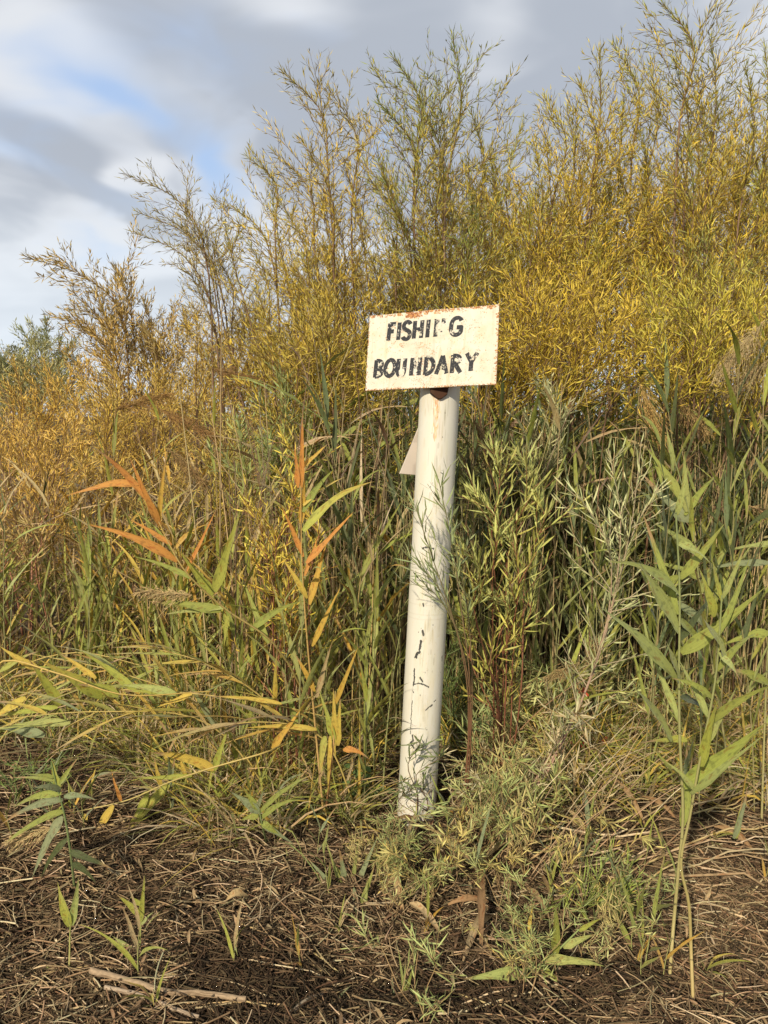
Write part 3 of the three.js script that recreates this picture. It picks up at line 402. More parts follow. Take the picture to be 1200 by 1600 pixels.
function reedParts(root, path, o) {
  const { r = 0.0035, stemCol = C.reedstem, topCol = null, n = 8, t0 = 0.25, len = [0.25, 0.4], w = [0.014, 0.024], cols = [C.green], tips = null, droop = [0.2, 0.8], ang = [0.4, 0.75], az = null, wind = V(0, 0, 0), pl = 0, plCol = C.plume } = o;
  const S = new MB(root.position), m = path.length - 1;
  S.tube(path, r, r * 0.35, 6, stemCol, topCol || stemCol, true); S.build('stem', stemMat, root);
  const plane = az ?? R() * 7;
  for (let k = 0; k < n; k++) {
    const t = t0 + (1 - t0) * (k + rr(0.2, 0.8)) / n, f = Math.min(t, 0.999) * m, j = Math.floor(f), p = path[j].clone().lerp(path[j + 1], f - j), T = path[j + 1].clone().sub(path[j]).normalize();
    const rad = around(T, plane + (k % 2) * Math.PI + gauss() * 0.5), a = rr(...ang) * (1 - 0.35 * t), d = T.clone().multiplyScalar(Math.cos(a)).addScaledVector(rad, Math.sin(a)).add(wind).normalize(), L = rr(...len) * (0.75 + 0.5 * Math.sin(Math.PI * t));
    const Cc = p.clone().addScaledVector(d, L * 0.5), e = d.clone(); e.y -= rr(...droop); e.normalize(); const B = Cc.clone().addScaledVector(e, L * 0.5);
    const N = d.clone().cross(V(0, 1, 0)).cross(d).normalize(); if (N.lengthSq() < 0.1) N.set(0, 0, 1); N.applyAxisAngle(d, gauss() * 0.6);
    const c0 = vary(pick(cols), 0.16), c1 = tips ? vary(pick(tips), 0.2) : tint(c0, 1.15);
    const M = new MB(root.position); M.blade(p, Cc, B, N, rr(...w), c0, c1, { segs: 8, twist: gauss() * 0.8, fold: rr(0.15, 0.4), tip: R() < 0.45 ? rr(0.5, 0.9) : 0 }); M.build('leaf', leafMat, root);
  }
  if (pl) { const e = path[m], T = e.clone().sub(path[m - 1]).normalize(); const M = new MB(root.position); plume(M, e.clone().addScaledVector(T, -0.03), T, pl, plCol); M.build('plume', dryMat, root, null, 'stuff'); }
}
function stalkPath(b, h, lean, bend, n = 8) { const q = []; for (let j = 0; j <= n; j++) { const t = j / n; q.push(V(b.x + lean.x * h * t + bend.x * t * t * h, b.y + h * t * (1 - 0.1 * bend.length() * t), b.z + lean.z * h * t + bend.z * t * t * h)); } return q; }

// hero reeds, every leaf where the photograph has it
const H = (px, py, d, dz = 0) => at(px, py, d + dz);
function heroReed(label, stems, leaves, o = {}) {
  R = rngOf(o.seed || 3);
  const first = stems[0][0], d0 = o.keep || o.hang ? o.d : Math.min(o.d, -G(first[0], first[1]).z * 1.06), b = o.hang ? H(first[0], first[1], d0 + (first[2] || 0)) : G(first[0], first[1]);
  const root = thing(o.name || 'reed_plant', b.clone(), label, o.category || 'reed', o.group);
  for (const st of stems) {
    const pts = st.map(([x, y, dz = 0], i) => (i === 0 && !o.hang ? G(x, y).add(V(0, -0.02, 0)) : H(x, y, d0 + dz)));
    const q = spline(pts, Math.max(8, pts.length * 4)), S = new MB(root.position);
    S.tube(q, o.r || 0.0038, (o.r || 0.0038) * 0.45, 7, o.stemA || C.reedstem, o.stemB || o.stemA || C.reedstem, true); S.build('stem', stemMat, root);
  }
  for (const lf of leaves) {
    const [bx, by, tx, ty, W, ck, arch = 0.12, dz = 0, face = 0, ck2] = lf, A = H(bx, by, d0), B = H(tx, ty, d0 + dz), L = A.distanceTo(B);
    const Cc = A.clone().lerp(B, 0.45); Cc.y += L * arch; Cc.z += rr(-0.1, 0.15) * L;
    const N = V(gauss() * 0.3 + face, 0.55 + gauss() * 0.2, 0.75).normalize();
    const c0 = vary(C[ck] || ck, 0.1), c1 = ck2 ? vary(C[ck2], 0.1) : vary(tint(C[ck] || ck, 1.12), 0.1);
    const M = new MB(root.position); M.blade(A, Cc, B, N, W / FL * d0, c0, c1, { segs: 12, twist: gauss() * 0.6, fold: rr(0.15, 0.4), edge: 0.04, tip: R() < 0.55 ? rr(0.6, 0.95) : 0 }); M.build('leaf', leafMat, root);
  }
  for (const [x, y, dx, dy, L, ck] of o.plumes || []) { const M = new MB(root.position), p = H(x, y, d0), e = H(x + dx, y + dy, d0).sub(p).normalize(); plume(M, p, e, L, C[ck || 'plume'], 0, o.plDroop ?? 1); M.build('plume', dryMat, root, null, 'stuff'); }
  return root;
}
heroReed('tall green reed with broad blades in the right foreground, its bare foot in the litter', [[[1044, 1550], [1052, 1450], [1060, 1360], [1067, 1280], [1062, 1150], [1061, 1050], [1062, 927], [1056, 800]]], [
  [1066, 1292, 1082, 1180, 17, 'green', 0, 0.05], [1067, 1228, 1198, 1128, 31, 'green', -0.05, -0.1, 0.2], [1050, 1158, 988, 1073, 15, 'pale', 0.12, -0.1], [1074, 1157, 1003, 1161, 13, 'lime', 0.14, 0.1],
  [1061, 1063, 938, 948, 26, 'pale', 0.06, -0.12], [1062, 1066, 1040, 1000, 18, 'pale', 0, -0.05], [1061, 987, 998, 878, 28, 'pale', 0.04, -0.1], [1061, 929, 949, 878, 17, 'pale', 0.2, -0.1, 0, 'lime'],
  [1062, 905, 1132, 818, 17, 'green', -0.02, 0.1], [1064, 1020, 1197, 916, 24, 'green', -0.06, -0.05], [1060, 960, 1004, 800, 14, 'green', 0.05, 0.12], [1062, 1000, 1120, 925, 15, 'deep', 0, 0.12], [1057, 805, 1075, 725, 11, 'pale', 0, 0], [1062, 1130, 1012, 1010, 12, 'pale', 0.05, 0.08], [1060, 900, 1010, 960, 13, 'green', 0.25, 0.05], [1058, 850, 1110, 880, 13, 'pale', 0.22, 0], [1061, 970, 1105, 1040, 15, 'green', 0.25, 0.05], [1063, 1090, 1120, 1135, 14, 'deep', 0.2, 0.06],
], { d: 2.05, seed: 21, stemA: [0.42, 0.34, 0.13], stemB: [0.2, 0.24, 0.08], r: 0.0045 });
heroReed('green reed leaning right beside the tall one, base at the bottom edge', [[[1085, 1590], [1080, 1490], [1076, 1410], [1064, 1350], [1078, 1275], [1095, 1180], [1118, 1060], [1128, 930]]], [
  [1080, 1240, 1192, 1150, 14, 'pale', 0.05, -0.1], [1096, 1198, 1122, 1094, 17, 'lime', 0, -0.05], [1116, 964, 1092, 887, 15, 'lime', 0.05, 0], [1136, 1033, 1090, 955, 18, 'pale', 0.1, -0.05], [1120, 1048, 1180, 990, 13, 'green', 0.15, 0.1], [1124, 990, 1172, 870, 12, 'green', 0, 0.1], [1108, 1130, 1206, 1072, 15, 'green', 0.2, -0.05], [1106, 1120, 1060, 1030, 12, 'pale', 0.05, 0.05], [1129, 935, 1166, 850, 9, 'pale', 0, 0], [1128, 940, 1110, 862, 8, 'lime', 0, 0], [1100, 1165, 1150, 1075, 14, 'pale', 0.05, 0], [1112, 1090, 1050, 1060, 13, 'green', 0.2, 0], [1122, 1020, 1160, 1070, 13, 'pale', 0.2, -0.03], [1085, 1235, 1040, 1190, 11, 'pale', 0.15, 0],
], { d: 1.98, seed: 22, stemA: [0.45, 0.33, 0.12], stemB: [0.22, 0.25, 0.08], r: 0.0042 });
heroReed('reed with upright pale blades standing behind the tall green one', [[[1150, 1262], [1120, 1080], [1095, 930], [1083, 830], [1062, 745], [1045, 690]]], [
  [1073, 800, 1070, 706, 14, 'pale', 0, 0], [1052, 735, 1040, 664, 12, 'pale', 0, 0], [1083, 846, 1079, 756, 12, 'lime', 0, -0.05], [1076, 815, 1003, 740, 26, 'grey', -0.1, 0.1], [1062, 780, 1010, 700, 16, 'green', 0.1, 0.1], [1088, 868, 1022, 818, 17, 'pale', 0.12, -0.05], [1094, 925, 1150, 830, 17, 'pale', 0, -0.08], [1100, 960, 1148, 870, 14, 'green', 0.05, 0.1], [1092, 905, 1020, 880, 16, 'green', 0.18, 0.05], [1070, 805, 1118, 745, 12, 'green', 0.15, 0.1], [1104, 980, 1030, 930, 16, 'grey', 0.15, 0],
], { d: 2.5, seed: 23, stemA: [0.3, 0.26, 0.1], stemB: [0.2, 0.24, 0.08] });
heroReed('reed with long blades at the right edge, half out of the picture', [[[1190, 1290], [1196, 1100], [1205, 900], [1216, 720]]], [
  [1200, 1068, 1138, 1046, 18, 'green', 0.1, -0.05], [1202, 990, 1125, 1010, 16, 'green', 0.18, 0], [1204, 880, 1100, 890, 13, 'grey', 0.1, 0], [1206, 850, 1142, 858, 11, 'pale', 0.05, 0], [1208, 760, 1170, 700, 13, 'green', 0, 0], [1203, 950, 1262, 850, 16, 'green', 0.1, 0], [1212, 700, 1180, 640, 12, 'green', 0.1, 0], [1198, 1130, 1260, 1060, 16, 'pale', 0.1, 0], [1210, 800, 1160, 830, 12, 'deep', 0.2, 0.05],
], { d: 2.35, seed: 24, stemA: [0.32, 0.27, 0.1], stemB: [0.2, 0.24, 0.08] });
heroReed('leaning reed with big orange dead leaves in the left thicket', [[[530, 1205], [430, 1008], [350, 950, -0.05], [290, 893, -0.1], [262, 845, -0.1], [248, 815, -0.1]]], [
  [251, 822, 203, 716, 12.3, 'orange', 0, -0.05], [228, 780, 143, 696, 11.48, 'orange', 0.1, -0.05, 0, 'rust'], [216, 756, 102, 776, 14.76, 'orange', 0.12, -0.05], [277, 877, 138, 820, 15.58, 'orange', 0.14, -0.05], [268, 852, 204, 812, 9.84, 'orange', 0.05, 0], [335, 925, 376, 795, 19, 'lime', 0, -0.1], [332, 930, 280, 860, 17, 'lime', 0, -0.05], [345, 955, 232, 940, 18, 'green', 0.06, 0], [350, 950, 255, 960, 12, 'pale', 0.05, 0.05], [292, 893, 340, 792, 6.56, 'orange', 0, 0], [356, 962, 350, 1010, 9, 'lime', 0, 0], [392, 985, 470, 940, 13, 'green', 0.15, 0], [420, 1005, 378, 900, 12, 'green', 0, 0.1], [248, 818, 262, 700, 8, 'gold', 0.02, 0.02], [300, 905, 210, 870, 9, 'green', 0.1, 0.05],
], { keep: 1, d: 2.35, seed: 25, stemA: [0.3, 0.24, 0.07], stemB: [0.45, 0.3, 0.08], plumes: [[300, 930, -90, -6, 0.2, 'straw']] });
heroReed('reed with upright orange leaves standing left of the post', [[[508, 1292], [492, 1130], [480, 1000], [472, 880], [470, 760]]], [
  [471, 762, 473, 636, 9.02, 'orange', 0, 0], [466, 762, 460, 690, 9.02, 'orange', 0, -0.03], [470, 818, 476, 742, 11, 'gold', 0, 0], [470, 735, 512, 694, 9, 'gold', 0.05, 0.05], [478, 880, 552, 800, 11.48, 'orange', 0, 0], [474, 830, 585, 752, 16, 'lime', 0.22, 0.05, 0, 'yellow'], [473, 800, 520, 735, 12, 'green', 0.15, 0.05], [474, 870, 440, 790, 9.02, 'orange', 0, 0], [484, 945, 510, 850, 12, 'gold', 0.1, 0.03], [480, 935, 440, 870, 10, 'yellow', 0.1, 0], [488, 1010, 532, 918, 10, 'gold', 0.05, 0], [476, 900, 498, 835, 7.38, 'orange', 0, 0.04], [495, 1090, 520, 1000, 9, 'straw', 0.1, 0], [492, 1080, 460, 1020, 10, 'gold', 0.1, 0], [474, 790, 540, 745, 9, 'yellow', 0.12, 0.1],
], { d: 2.36, seed: 26, stemA: [0.40, 0.26, 0.09], stemB: [0.45, 0.28, 0.07] });
heroReed('yellowing reed with pointed upright leaves bunched low left of the post', [[[508, 1268], [517, 1200], [522, 1150], [524, 1080]]], [
  [524, 1160, 498, 1074, 13, 'lime', 0, 0], [524, 1158, 521, 1075, 12, 'yellow', 0, 0], [528, 1165, 532, 1085, 11, 'yellow', 0, 0], [516, 1150, 512, 1240, 9, 'yellow', 0, -0.02], [508, 1150, 497, 1236, 12, 'lime', 0.2, -0.06, 0, 'yellow'], [536, 1172, 577, 1186, 10.66, 'orange', 0.3, 0], [524, 1100, 560, 1010, 9, 'gold', 0.05, 0],
], { d: 2.2, seed: 27, stemA: [0.42, 0.18, 0.08], stemB: [0.4, 0.3, 0.1] });
heroReed('bent yellow reed with broad leaves arching in from the left edge', [[[-70, 1250], [-40, 1130], [0, 1035, -0.05], [90, 1052, -0.1], [190, 1085, -0.1], [330, 1080, 0]]], [
  [95, 1102, 45, 1030, 17, 'lime', 0.04, -0.05], [160, 1090, 60, 1030, 22, 'lime', 0.08, -0.08, 0, 'yellow'], [212, 1080, 126, 1016, 14, 'lime', 0.02, 0], [275, 1085, 185, 1070, 15, 'pale', 0.1, 0], [185, 1088, 120, 1070, 17, 'lime', 0.15, -0.05], [60, 1045, 0, 1010, 13, 'yellow', 0, 0], [50, 1045, 8, 1016, 11, 'gold', 0.05, 0], [40, 1090, -20, 1130, 15, 'yellow', 0.05, -0.05], [90, 1105, -10, 1120, 12, 'lime', 0.05, 0], [110, 1130, -12, 1142, 15, 'pale', 0.06, 0], [70, 1150, -10, 1136, 18, 'grey', 0.05, 0.05], [0, 1050, 60, 1018, 10, 'lime', 0.1, 0],
  [270, 1085, 190, 1080, 9, 'lime', 0.1, 0], [300, 1085, 245, 1105, 10, 'yellow', 0, 0], [440, 1100, 330, 1088, 8, 'yellow', 0.04, 0], [150, 1060, 92, 1020, 10, 'yellow', 0.05, 0.02],
], { keep: 1, d: 2.35, seed: 28, stemA: [0.5, 0.36, 0.09], stemB: [0.5, 0.34, 0.08] });
function archReed(label, pts, o) { R = rngOf(o.seed); const P = pts.map(([x, y, d], i) => i ? at(x, y, d) : V(at(x, y, d).x, gh(at(x, y, d).x, -d), -d)); return reed('bent_reed', label, 'reed', null, spline(P, 16), { r: 0.0034, stemCol: [0.48, 0.36, 0.1], n: 15, t0: 0.22, len: [0.16, 0.3], w: [0.011, 0.019], cols: [C.lime, C.lime, C.yellow, C.pale, C.gold], tips: [C.yellow, C.lime, C.straw], droop: [0.1, 0.7], ang: [0.35, 0.9], ...o }); }
archReed('bent yellow-green reed sweeping right from the left edge towards the post', [[-60, 1200, 2.5], [60, 1090, 2.45], [210, 1078, 2.4], [400, 1096, 2.4], [520, 1122, 2.42]], { seed: 61, n: 18 });
archReed('bent lime reed arching over the grass at the left edge, uppermost of the bent ones', [[-80, 1180, 2.7], [-10, 1070, 2.65], [110, 1020, 2.6], [260, 1050, 2.55]], { seed: 62 });
archReed('bent yellow reed sweeping left from the upright yellowing reeds', [[425, 1190, 2.5], [320, 1108, 2.45], [190, 1052, 2.4], [50, 1022, 2.4]], { seed: 63 });
archReed('bent reed lying lowest at the left edge, its pale leaves trailing', [[430, 1185, 2.45], [320, 1128, 2.4], [150, 1112, 2.3], [-20, 1126, 2.25]], { seed: 64, cols: [C.lime, C.grey, C.yellow] });
archReed('bent gold reed between the yellow sapling and the left edge', [[500, 1230, 2.5], [430, 1110, 2.45], [330, 1040, 2.4], [230, 1010, 2.4]], { seed: 65, cols: [C.gold, C.yellow, C.lime] });
archReed('thin yellow reed arching low in front of the upright yellowing reeds', [[560, 1262, 2.4], [500, 1150, 2.35], [400, 1128, 2.3], [290, 1150, 2.25]], { seed: 66, cols: [C.gold, C.yellow, C.straw] });
heroReed('fallen yellow reed stalk lying above the litter, its leaves hanging', [[[445, 1120], [425, 1172, -0.1], [330, 1200, -0.15], [265, 1222, -0.2], [200, 1250, -0.25], [110, 1270, -0.25]]], [
  [335, 1202, 232, 1176, 18, 'yellow', 0.1, -0.05], [334, 1205, 358, 1132, 12, 'lime', 0, 0], [264, 1226, 160, 1342, 18, 'lime', 0.03, -0.03, 0, 'yellow'], [232, 1240, 196, 1318, 13, 'lime', 0.05, 0], [177, 1258, 130, 1350, 15, 'yellow', 0.03, 0, 0, 'gold'], [135, 1272, 116, 1372, 16, 'yellow', 0.05, 0, 0, 'gold'], [190, 1253, 174, 1204, 6.56, 'orange', 0.1, 0], [300, 1212, 205, 1215, 9, 'lime', 0.03, 0], [252, 1228, 240, 1180, 8, 'yellow', 0, 0], [425, 1170, 470, 1108, 13, 'gold', 0, 0], [495, 1140, 380, 1138, 10, 'yellow', 0.08, 0], [290, 1210, 280, 1180, 8, 'yellow', 0, 0],
], { keep: 1, d: 2.3, seed: 29, stemA: [0.5, 0.36, 0.1], stemB: [0.48, 0.38, 0.12], r: 0.0032 });
heroReed('green reed with drooping blades and a straw plume at the left edge', [[[118, 1395], [110, 1330], [100, 1270], [88, 1225], [80, 1190]]], [
  [95, 1235, 52, 1182 + 50, 13, 'grey', 0.25, -0.05], [98, 1250, 0, 1290, 13, 'grey', 0.2, 0], [100, 1268, -5, 1330, 14, 'green', 0.16, -0.03], [97, 1275, 50, 1372, 19, 'grey', 0.12, -0.03], [92, 1230, 80, 1186, 15, 'lime', 0, 0], [94, 1225, 122, 1184, 9, 'green', 0.05, 0], [100, 1245, 150, 1250, 11, 'grey', 0.2, 0], [106, 1310, 60, 1380, 11, 'deep', 0.2, 0], [112, 1350, 150, 1380, 12, 'deep', 0.2, 0], [108, 1330, 180, 1360, 12, 'deep', 0.1, 0], [96, 1240, 20, 1262, 13, 'green', 0.2, 0.03], [84, 1215, 40, 1210, 8, 'green', 0.1, 0], [86, 1220, 20, 1215, 7, 'green', 0.05, 0.05],
], { d: 1.95, seed: 30, stemA: [0.14, 0.17, 0.06], stemB: [0.16, 0.22, 0.06], plumes: [[85, 1292, -60, 22, 0.15, 'straw']] });
heroReed('small two-leaved reed shoot standing alone in the litter at bottom left', [[[107, 1530], [109, 1480], [110, 1440]]], [[109, 1447, 90, 1378, 17, 'lime', 0, 0], [112, 1446, 123, 1370, 14, 'pale', 0, 0], [108, 1536, 70, 1508, 10, 'pale', 0.05, 0]], { d: 1.67, seed: 31, name: 'reed_shoot', stemA: [0.4, 0.32, 0.12], stemB: [0.35, 0.38, 0.1], r: 0.0028 });
heroReed('small bright reed shoot with three leaves, near the bleached sticks', [[[218, 1505], [219, 1470], [221, 1430]]], [[220, 1440, 226, 1368, 10, 'lime', 0, 0], [219, 1432, 181, 1397, 11, 'lime', 0.05, 0], [208, 1486, 175, 1462, 12, 'pale', 0.1, 0], [220, 1415, 204, 1402, 8, 'lime', 0.1, 0], [221, 1445, 240, 1425, 6, 'pale', 0.1, 0]], { d: 1.72, seed: 32, name: 'reed_shoot', stemA: [0.35, 0.36, 0.1], stemB: [0.35, 0.38, 0.1], r: 0.0022 });
heroReed('low green reed shoot sprawling over the litter at bottom right', [[[795, 1552], [835, 1515], [868, 1488], [905, 1452]]], [[868, 1492, 868, 1412, 17, 'green', 0.1, -0.02], [852, 1500, 945, 1510, 18, 'pale', 0.16, -0.05], [880, 1480, 930, 1460, 14, 'pale', 0.15, 0], [820, 1520, 724, 1530, 22, 'pale', 0.1, -0.02], [800, 1545, 862, 1590, 16, 'green', -0.05, -0.02], [845, 1512, 880, 1538, 15, 'green', 0.05, -0.03], [820, 1535, 875, 1534, 11, 'pale', 0, 0], [905, 1455, 940, 1435, 8, 'lime', 0.1, 0]], { d: 1.6, seed: 33, name: 'reed_shoot', stemA: [0.22, 0.27, 0.08] });
heroReed('green reed shoot with spread leaves low between the post and the yellow stalk', [[[418, 1312], [410, 1290], [404, 1262]]], [[405, 1270, 362, 1238, 16, 'grey', 0.1, 0], [404, 1275, 376, 1282, 12, 'green', 0.2, 0], [408, 1285, 440, 1310, 12, 'green', 0.2, 0], [404, 1265, 380, 1230, 12, 'green', 0, 0], [406, 1280, 470, 1250, 10, 'green', 0.2, 0], [402, 1262, 412, 1235, 8, 'grey', 0, 0], [410, 1290, 460, 1320, 10, 'grey', 0.1, 0], [405, 1270, 490, 1210, 9, 'green', 0.12, 0]], { d: 2.05, seed: 34, name: 'reed_shoot', stemA: [0.15, 0.19, 0.06] });
for (const [label, d, x, y, list, seed] of [
  ['tuft of upright grey-green blades in the litter below the post', 1.98, 545, 1395, [[480, 1340], [490, 1362], [508, 1310], [530, 1325], [520, 1345], [560, 1312], [590, 1308], [575, 1330]], 41],
  ['small tuft of three green blades nearest the hollow below the post', 1.88, 565, 1424, [[552, 1382], [586, 1350], [574, 1375]], 42],
  ['sprig of thin green blades at the bottom edge below the post', 1.58, 630, 1600, [[612, 1520], [648, 1505], [634, 1500], [600, 1570], [645, 1560], [622, 1480]], 43],
  ['green blade tuft at the right under the fallen stalks', 2.0, 1150, 1312, [[1168, 1228], [1160, 1250]], 44],
  ['pair of short green blades beside the alone standing shoot', 1.62, 232, 1560, [[226, 1512], [246, 1490], [205, 1540]], 45],
  ['tuft of thin green blades right of the bleached sticks', 1.6, 505, 1600, [[548, 1540], [520, 1560], [470, 1580], [540, 1580]], 46],
  ['narrow green blades at the bottom right corner', 1.56, 1000, 1600, [[990, 1540], [1030, 1560], [980, 1570], [1015, 1530], [1040, 1590]], 47],
  ['leaning blades between the tuft and the yellow stalk', 2.1, 455, 1395, [[448, 1345], [470, 1330], [446, 1320]], 48],
]) heroReed(label, [[[x, y], [x, y - 12]]], list.map(([tx, ty], k) => [x + (k - list.length / 2) * 4, y - 2, tx, ty, 7 + hash2(k, seed, 1) * 6, ['grey', 'green', 'pale'][k % 3], 0.04, hash2(k, seed, 2) * 0.06]), { d, seed, name: 'blade_tuft', category: 'blade tuft', stemA: [0.16, 0.19, 0.08], r: 0.0025 });

// ---------------------------------------------------------------- saplings and sprigs that stand alone in front
function sapling(label, base, tips, o) {
  R = rngOf(o.seed);
  const b0 = G(base[0], base[1]), root = thing(o.name || 'willow_sapling', b0, label, o.category || 'sapling', o.group);
  for (const [px, py, dz = 0, ox = 0, mid] of tips) {
    const b = b0.clone().add(V(ox, -0.02, gauss() * 0.02)), tip = at(px, py, -b0.z + dz);
    const S = new MB(root.position), L = new MB(root.position), path = mid ? spline([b, ...mid.map(([x, y, z = 0]) => at(x, y, -b0.z + z)), tip], 12) : canePath(b, tip, 0.2, o.hook || 0);
    cane(S, L, path, { r: 0.0034, few: false, sp: 0.016, leafL: 0.072, leafW: 0.0068, dens: 13, brL: 0.2, t0: 0.25, twigs: false, bare: 0.05, ...o });
    const st = S.build('stem', stemMat, root); if (!L.empty) L.build('foliage', smallLeafMat, st, null, 'stuff');
  }
  return root;
}
const RS = { stemA: C.redstem, stemB: [0.28, 0.12, 0.05] };
sapling('green willow sapling with dark red stems right beside the post', [784, 1228], [[770, 700, -0.05, -0.02], [806, 705, 0, 0.0], [738, 772, -0.1, -0.03], [835, 768, 0, 0.02], [712, 850, -0.15, -0.02], [790, 830, -0.05, 0.01], [765, 930, -0.1, 0], [730, 960, -0.1, 0], [815, 930, 0, 0.02]], { ...RS, seed: 101, colA: [0.46, 0.42, 0.08], colB: [0.44, 0.46, 0.15], brL: 0.2, dens: 13, leafL: 0.078 });
sapling('pale sprig rising above the red-stemmed sapling, just right of the plate', [815, 1130], [[846, 598, 0.1, 0], [826, 655, 0.1, -0.02], [872, 640, 0.15, 0.02]], { seed: 102, colA: [0.40, 0.38, 0.14], colB: [0.46, 0.46, 0.24], stemA: [0.38, 0.27, 0.12], stemB: [0.42, 0.36, 0.18], t0: 0.45, brL: 0.14, dens: 12 });
sapling('bright yellow willow sapling with red stems left of the post', [460, 1236], [[432, 735, 0, 0], [462, 790, 0, 0.01], [405, 800, 0, -0.02], [448, 870, -0.05, 0], [420, 920, -0.05, -0.02], [440, 680, 0, 0.01], [395, 850, 0, -0.02], [435, 960, -0.05, 0], [380, 780, 0, -0.02]], { ...RS, seed: 103, colA: [0.66, 0.46, 0.05], colB: [0.62, 0.50, 0.08], leafL: 0.048, leafW: 0.0052, brL: 0.17, dens: 13, ang: [0.5, 1.1], t0: 0.3 });
sapling('green willow sapling rising above the yellow one, left of the post', [420, 1120], [[440, 585, 0.25, 0], [402, 622, 0.25, -0.02], [372, 660, 0.2, -0.03], [478, 650, 0.25, 0.02], [418, 690, 0.15, 0], [350, 720, 0.2, -0.03], [455, 720, 0.2, 0]], { seed: 104, colA: [0.32, 0.31, 0.06], colB: [0.30, 0.36, 0.13], stemA: C.redstem, stemB: [0.26, 0.2, 0.08], t0: 0.45, brL: 0.18 });
sapling('pale grey-green plant with a pinkish stem, leaning right of the post', [795, 1285], [[1002, 690, 0.1, 0, [[850, 1195, 0], [905, 1105, 0.03], [950, 965, 0.06], [985, 830, 0.08]]], [900, 770, 0.05, 0.02, [[905, 1105, 0.03], [950, 965, 0.06], [950, 850, 0.05]]], [1030, 760, 0.1, 0.03, [[905, 1105, 0.03], [955, 955, 0.06], [990, 830, 0.1]]], [950, 700, 0.1, 0.01, [[905, 1105, 0.03], [955, 955, 0.06], [970, 810, 0.06]]]], { seed: 105, name: 'pale_plant', category: 'wild plant', colA: [0.34, 0.36, 0.16], colB: [0.52, 0.52, 0.25], stemA: [0.34, 0.19, 0.13], stemB: [0.42, 0.34, 0.2], t0: 0.12, brL: 0.2, pw: 0.5, dens: 12, leafL: 0.062, leafW: 0.0052, sp: 0.02, r: 0.004, ang: [0.6, 1.1] });
sapling('green sprig that crosses in front of the middle of the post', [722, 1296], [[685, 748, -0.12, 0, [[735, 1080, -0.1], [722, 960, -0.12], [706, 850, -0.12]]], [648, 788, -0.14, 0, [[732, 1090, -0.1], [712, 980, -0.13], [675, 870, -0.14]]], [640, 872, -0.14, 0.01, [[735, 1090, -0.1], [715, 990, -0.13], [680, 910, -0.14]]], [655, 905, -0.12, 0.01, [[735, 1090, -0.1], [715, 990, -0.12], [690, 940, -0.12]]], [700, 800, -0.05, 0.01, [[738, 1090, -0.05], [730, 950, -0.06]]]], { seed: 106, name: 'leafy_sprig', category: 'sprig', colA: [0.20, 0.23, 0.07], colB: [0.26, 0.30, 0.13], stemA: C.redstem, stemB: [0.2, 0.2, 0.08], t0: 0.62, brL: 0.07, dens: 10, leafL: 0.062, leafW: 0.0055, sp: 0.022, r: 0.0022, up: 0.3 });
sapling('small dark green sprig growing against the foot of the post', [646, 1296], [[640, 1166, -0.06, 0], [618, 1240, -0.05, -0.02], [664, 1185, -0.06, 0.02], [655, 1232, -0.06, 0.01]], { seed: 107, name: 'leafy_sprig', category: 'sprig', colA: [0.14, 0.17, 0.05], colB: [0.16, 0.2, 0.07], stemA: C.redstem, stemB: [0.12, 0.12, 0.05], t0: 0.25, brL: 0.03, dens: 8, leafL: 0.045, leafW: 0.0055, sp: 0.014, r: 0.0016 });
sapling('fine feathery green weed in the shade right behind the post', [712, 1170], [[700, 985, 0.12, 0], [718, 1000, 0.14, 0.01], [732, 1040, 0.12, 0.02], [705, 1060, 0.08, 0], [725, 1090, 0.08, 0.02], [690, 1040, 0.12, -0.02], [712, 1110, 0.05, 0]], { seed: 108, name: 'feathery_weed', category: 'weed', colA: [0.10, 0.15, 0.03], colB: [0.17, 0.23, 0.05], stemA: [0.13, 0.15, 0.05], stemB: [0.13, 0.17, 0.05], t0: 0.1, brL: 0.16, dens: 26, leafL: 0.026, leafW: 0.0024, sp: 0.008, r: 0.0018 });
sapling('bright green weed with needle leaves at the left edge above the litter', [40, 1270], [[20, 1205, 0.05, 0], [60, 1190, 0.05, 0.02], [90, 1188, 0.05, 0.03], [0, 1225, 0, -0.02], [75, 1225, 0, 0.02]], { seed: 109, name: 'feathery_weed', category: 'weed', colA: [0.15, 0.22, 0.05], colB: [0.2, 0.28, 0.06], stemA: [0.16, 0.18, 0.06], stemB: [0.16, 0.2, 0.06], t0: 0.2, brL: 0.1, dens: 22, leafL: 0.03, leafW: 0.003, sp: 0.01, r: 0.0018 });
sapling('yellow-green needle weed in the litter at the lower right', [920, 1450], [[880, 1395, 0, -0.02], [940, 1408, 0, 0.02], [905, 1375, 0, 0], [965, 1400, 0, 0.03], [960, 1380, 0.03, 0.03], [990, 1410, 0, 0.04]], { seed: 110, name: 'feathery_weed', category: 'weed', colA: [0.22, 0.26, 0.05], colB: [0.30, 0.36, 0.07], stemA: [0.2, 0.2, 0.07], stemB: [0.2, 0.22, 0.07], t0: 0.15, brL: 0.08, dens: 18, leafL: 0.045, leafW: 0.004, sp: 0.012, r: 0.0016 });
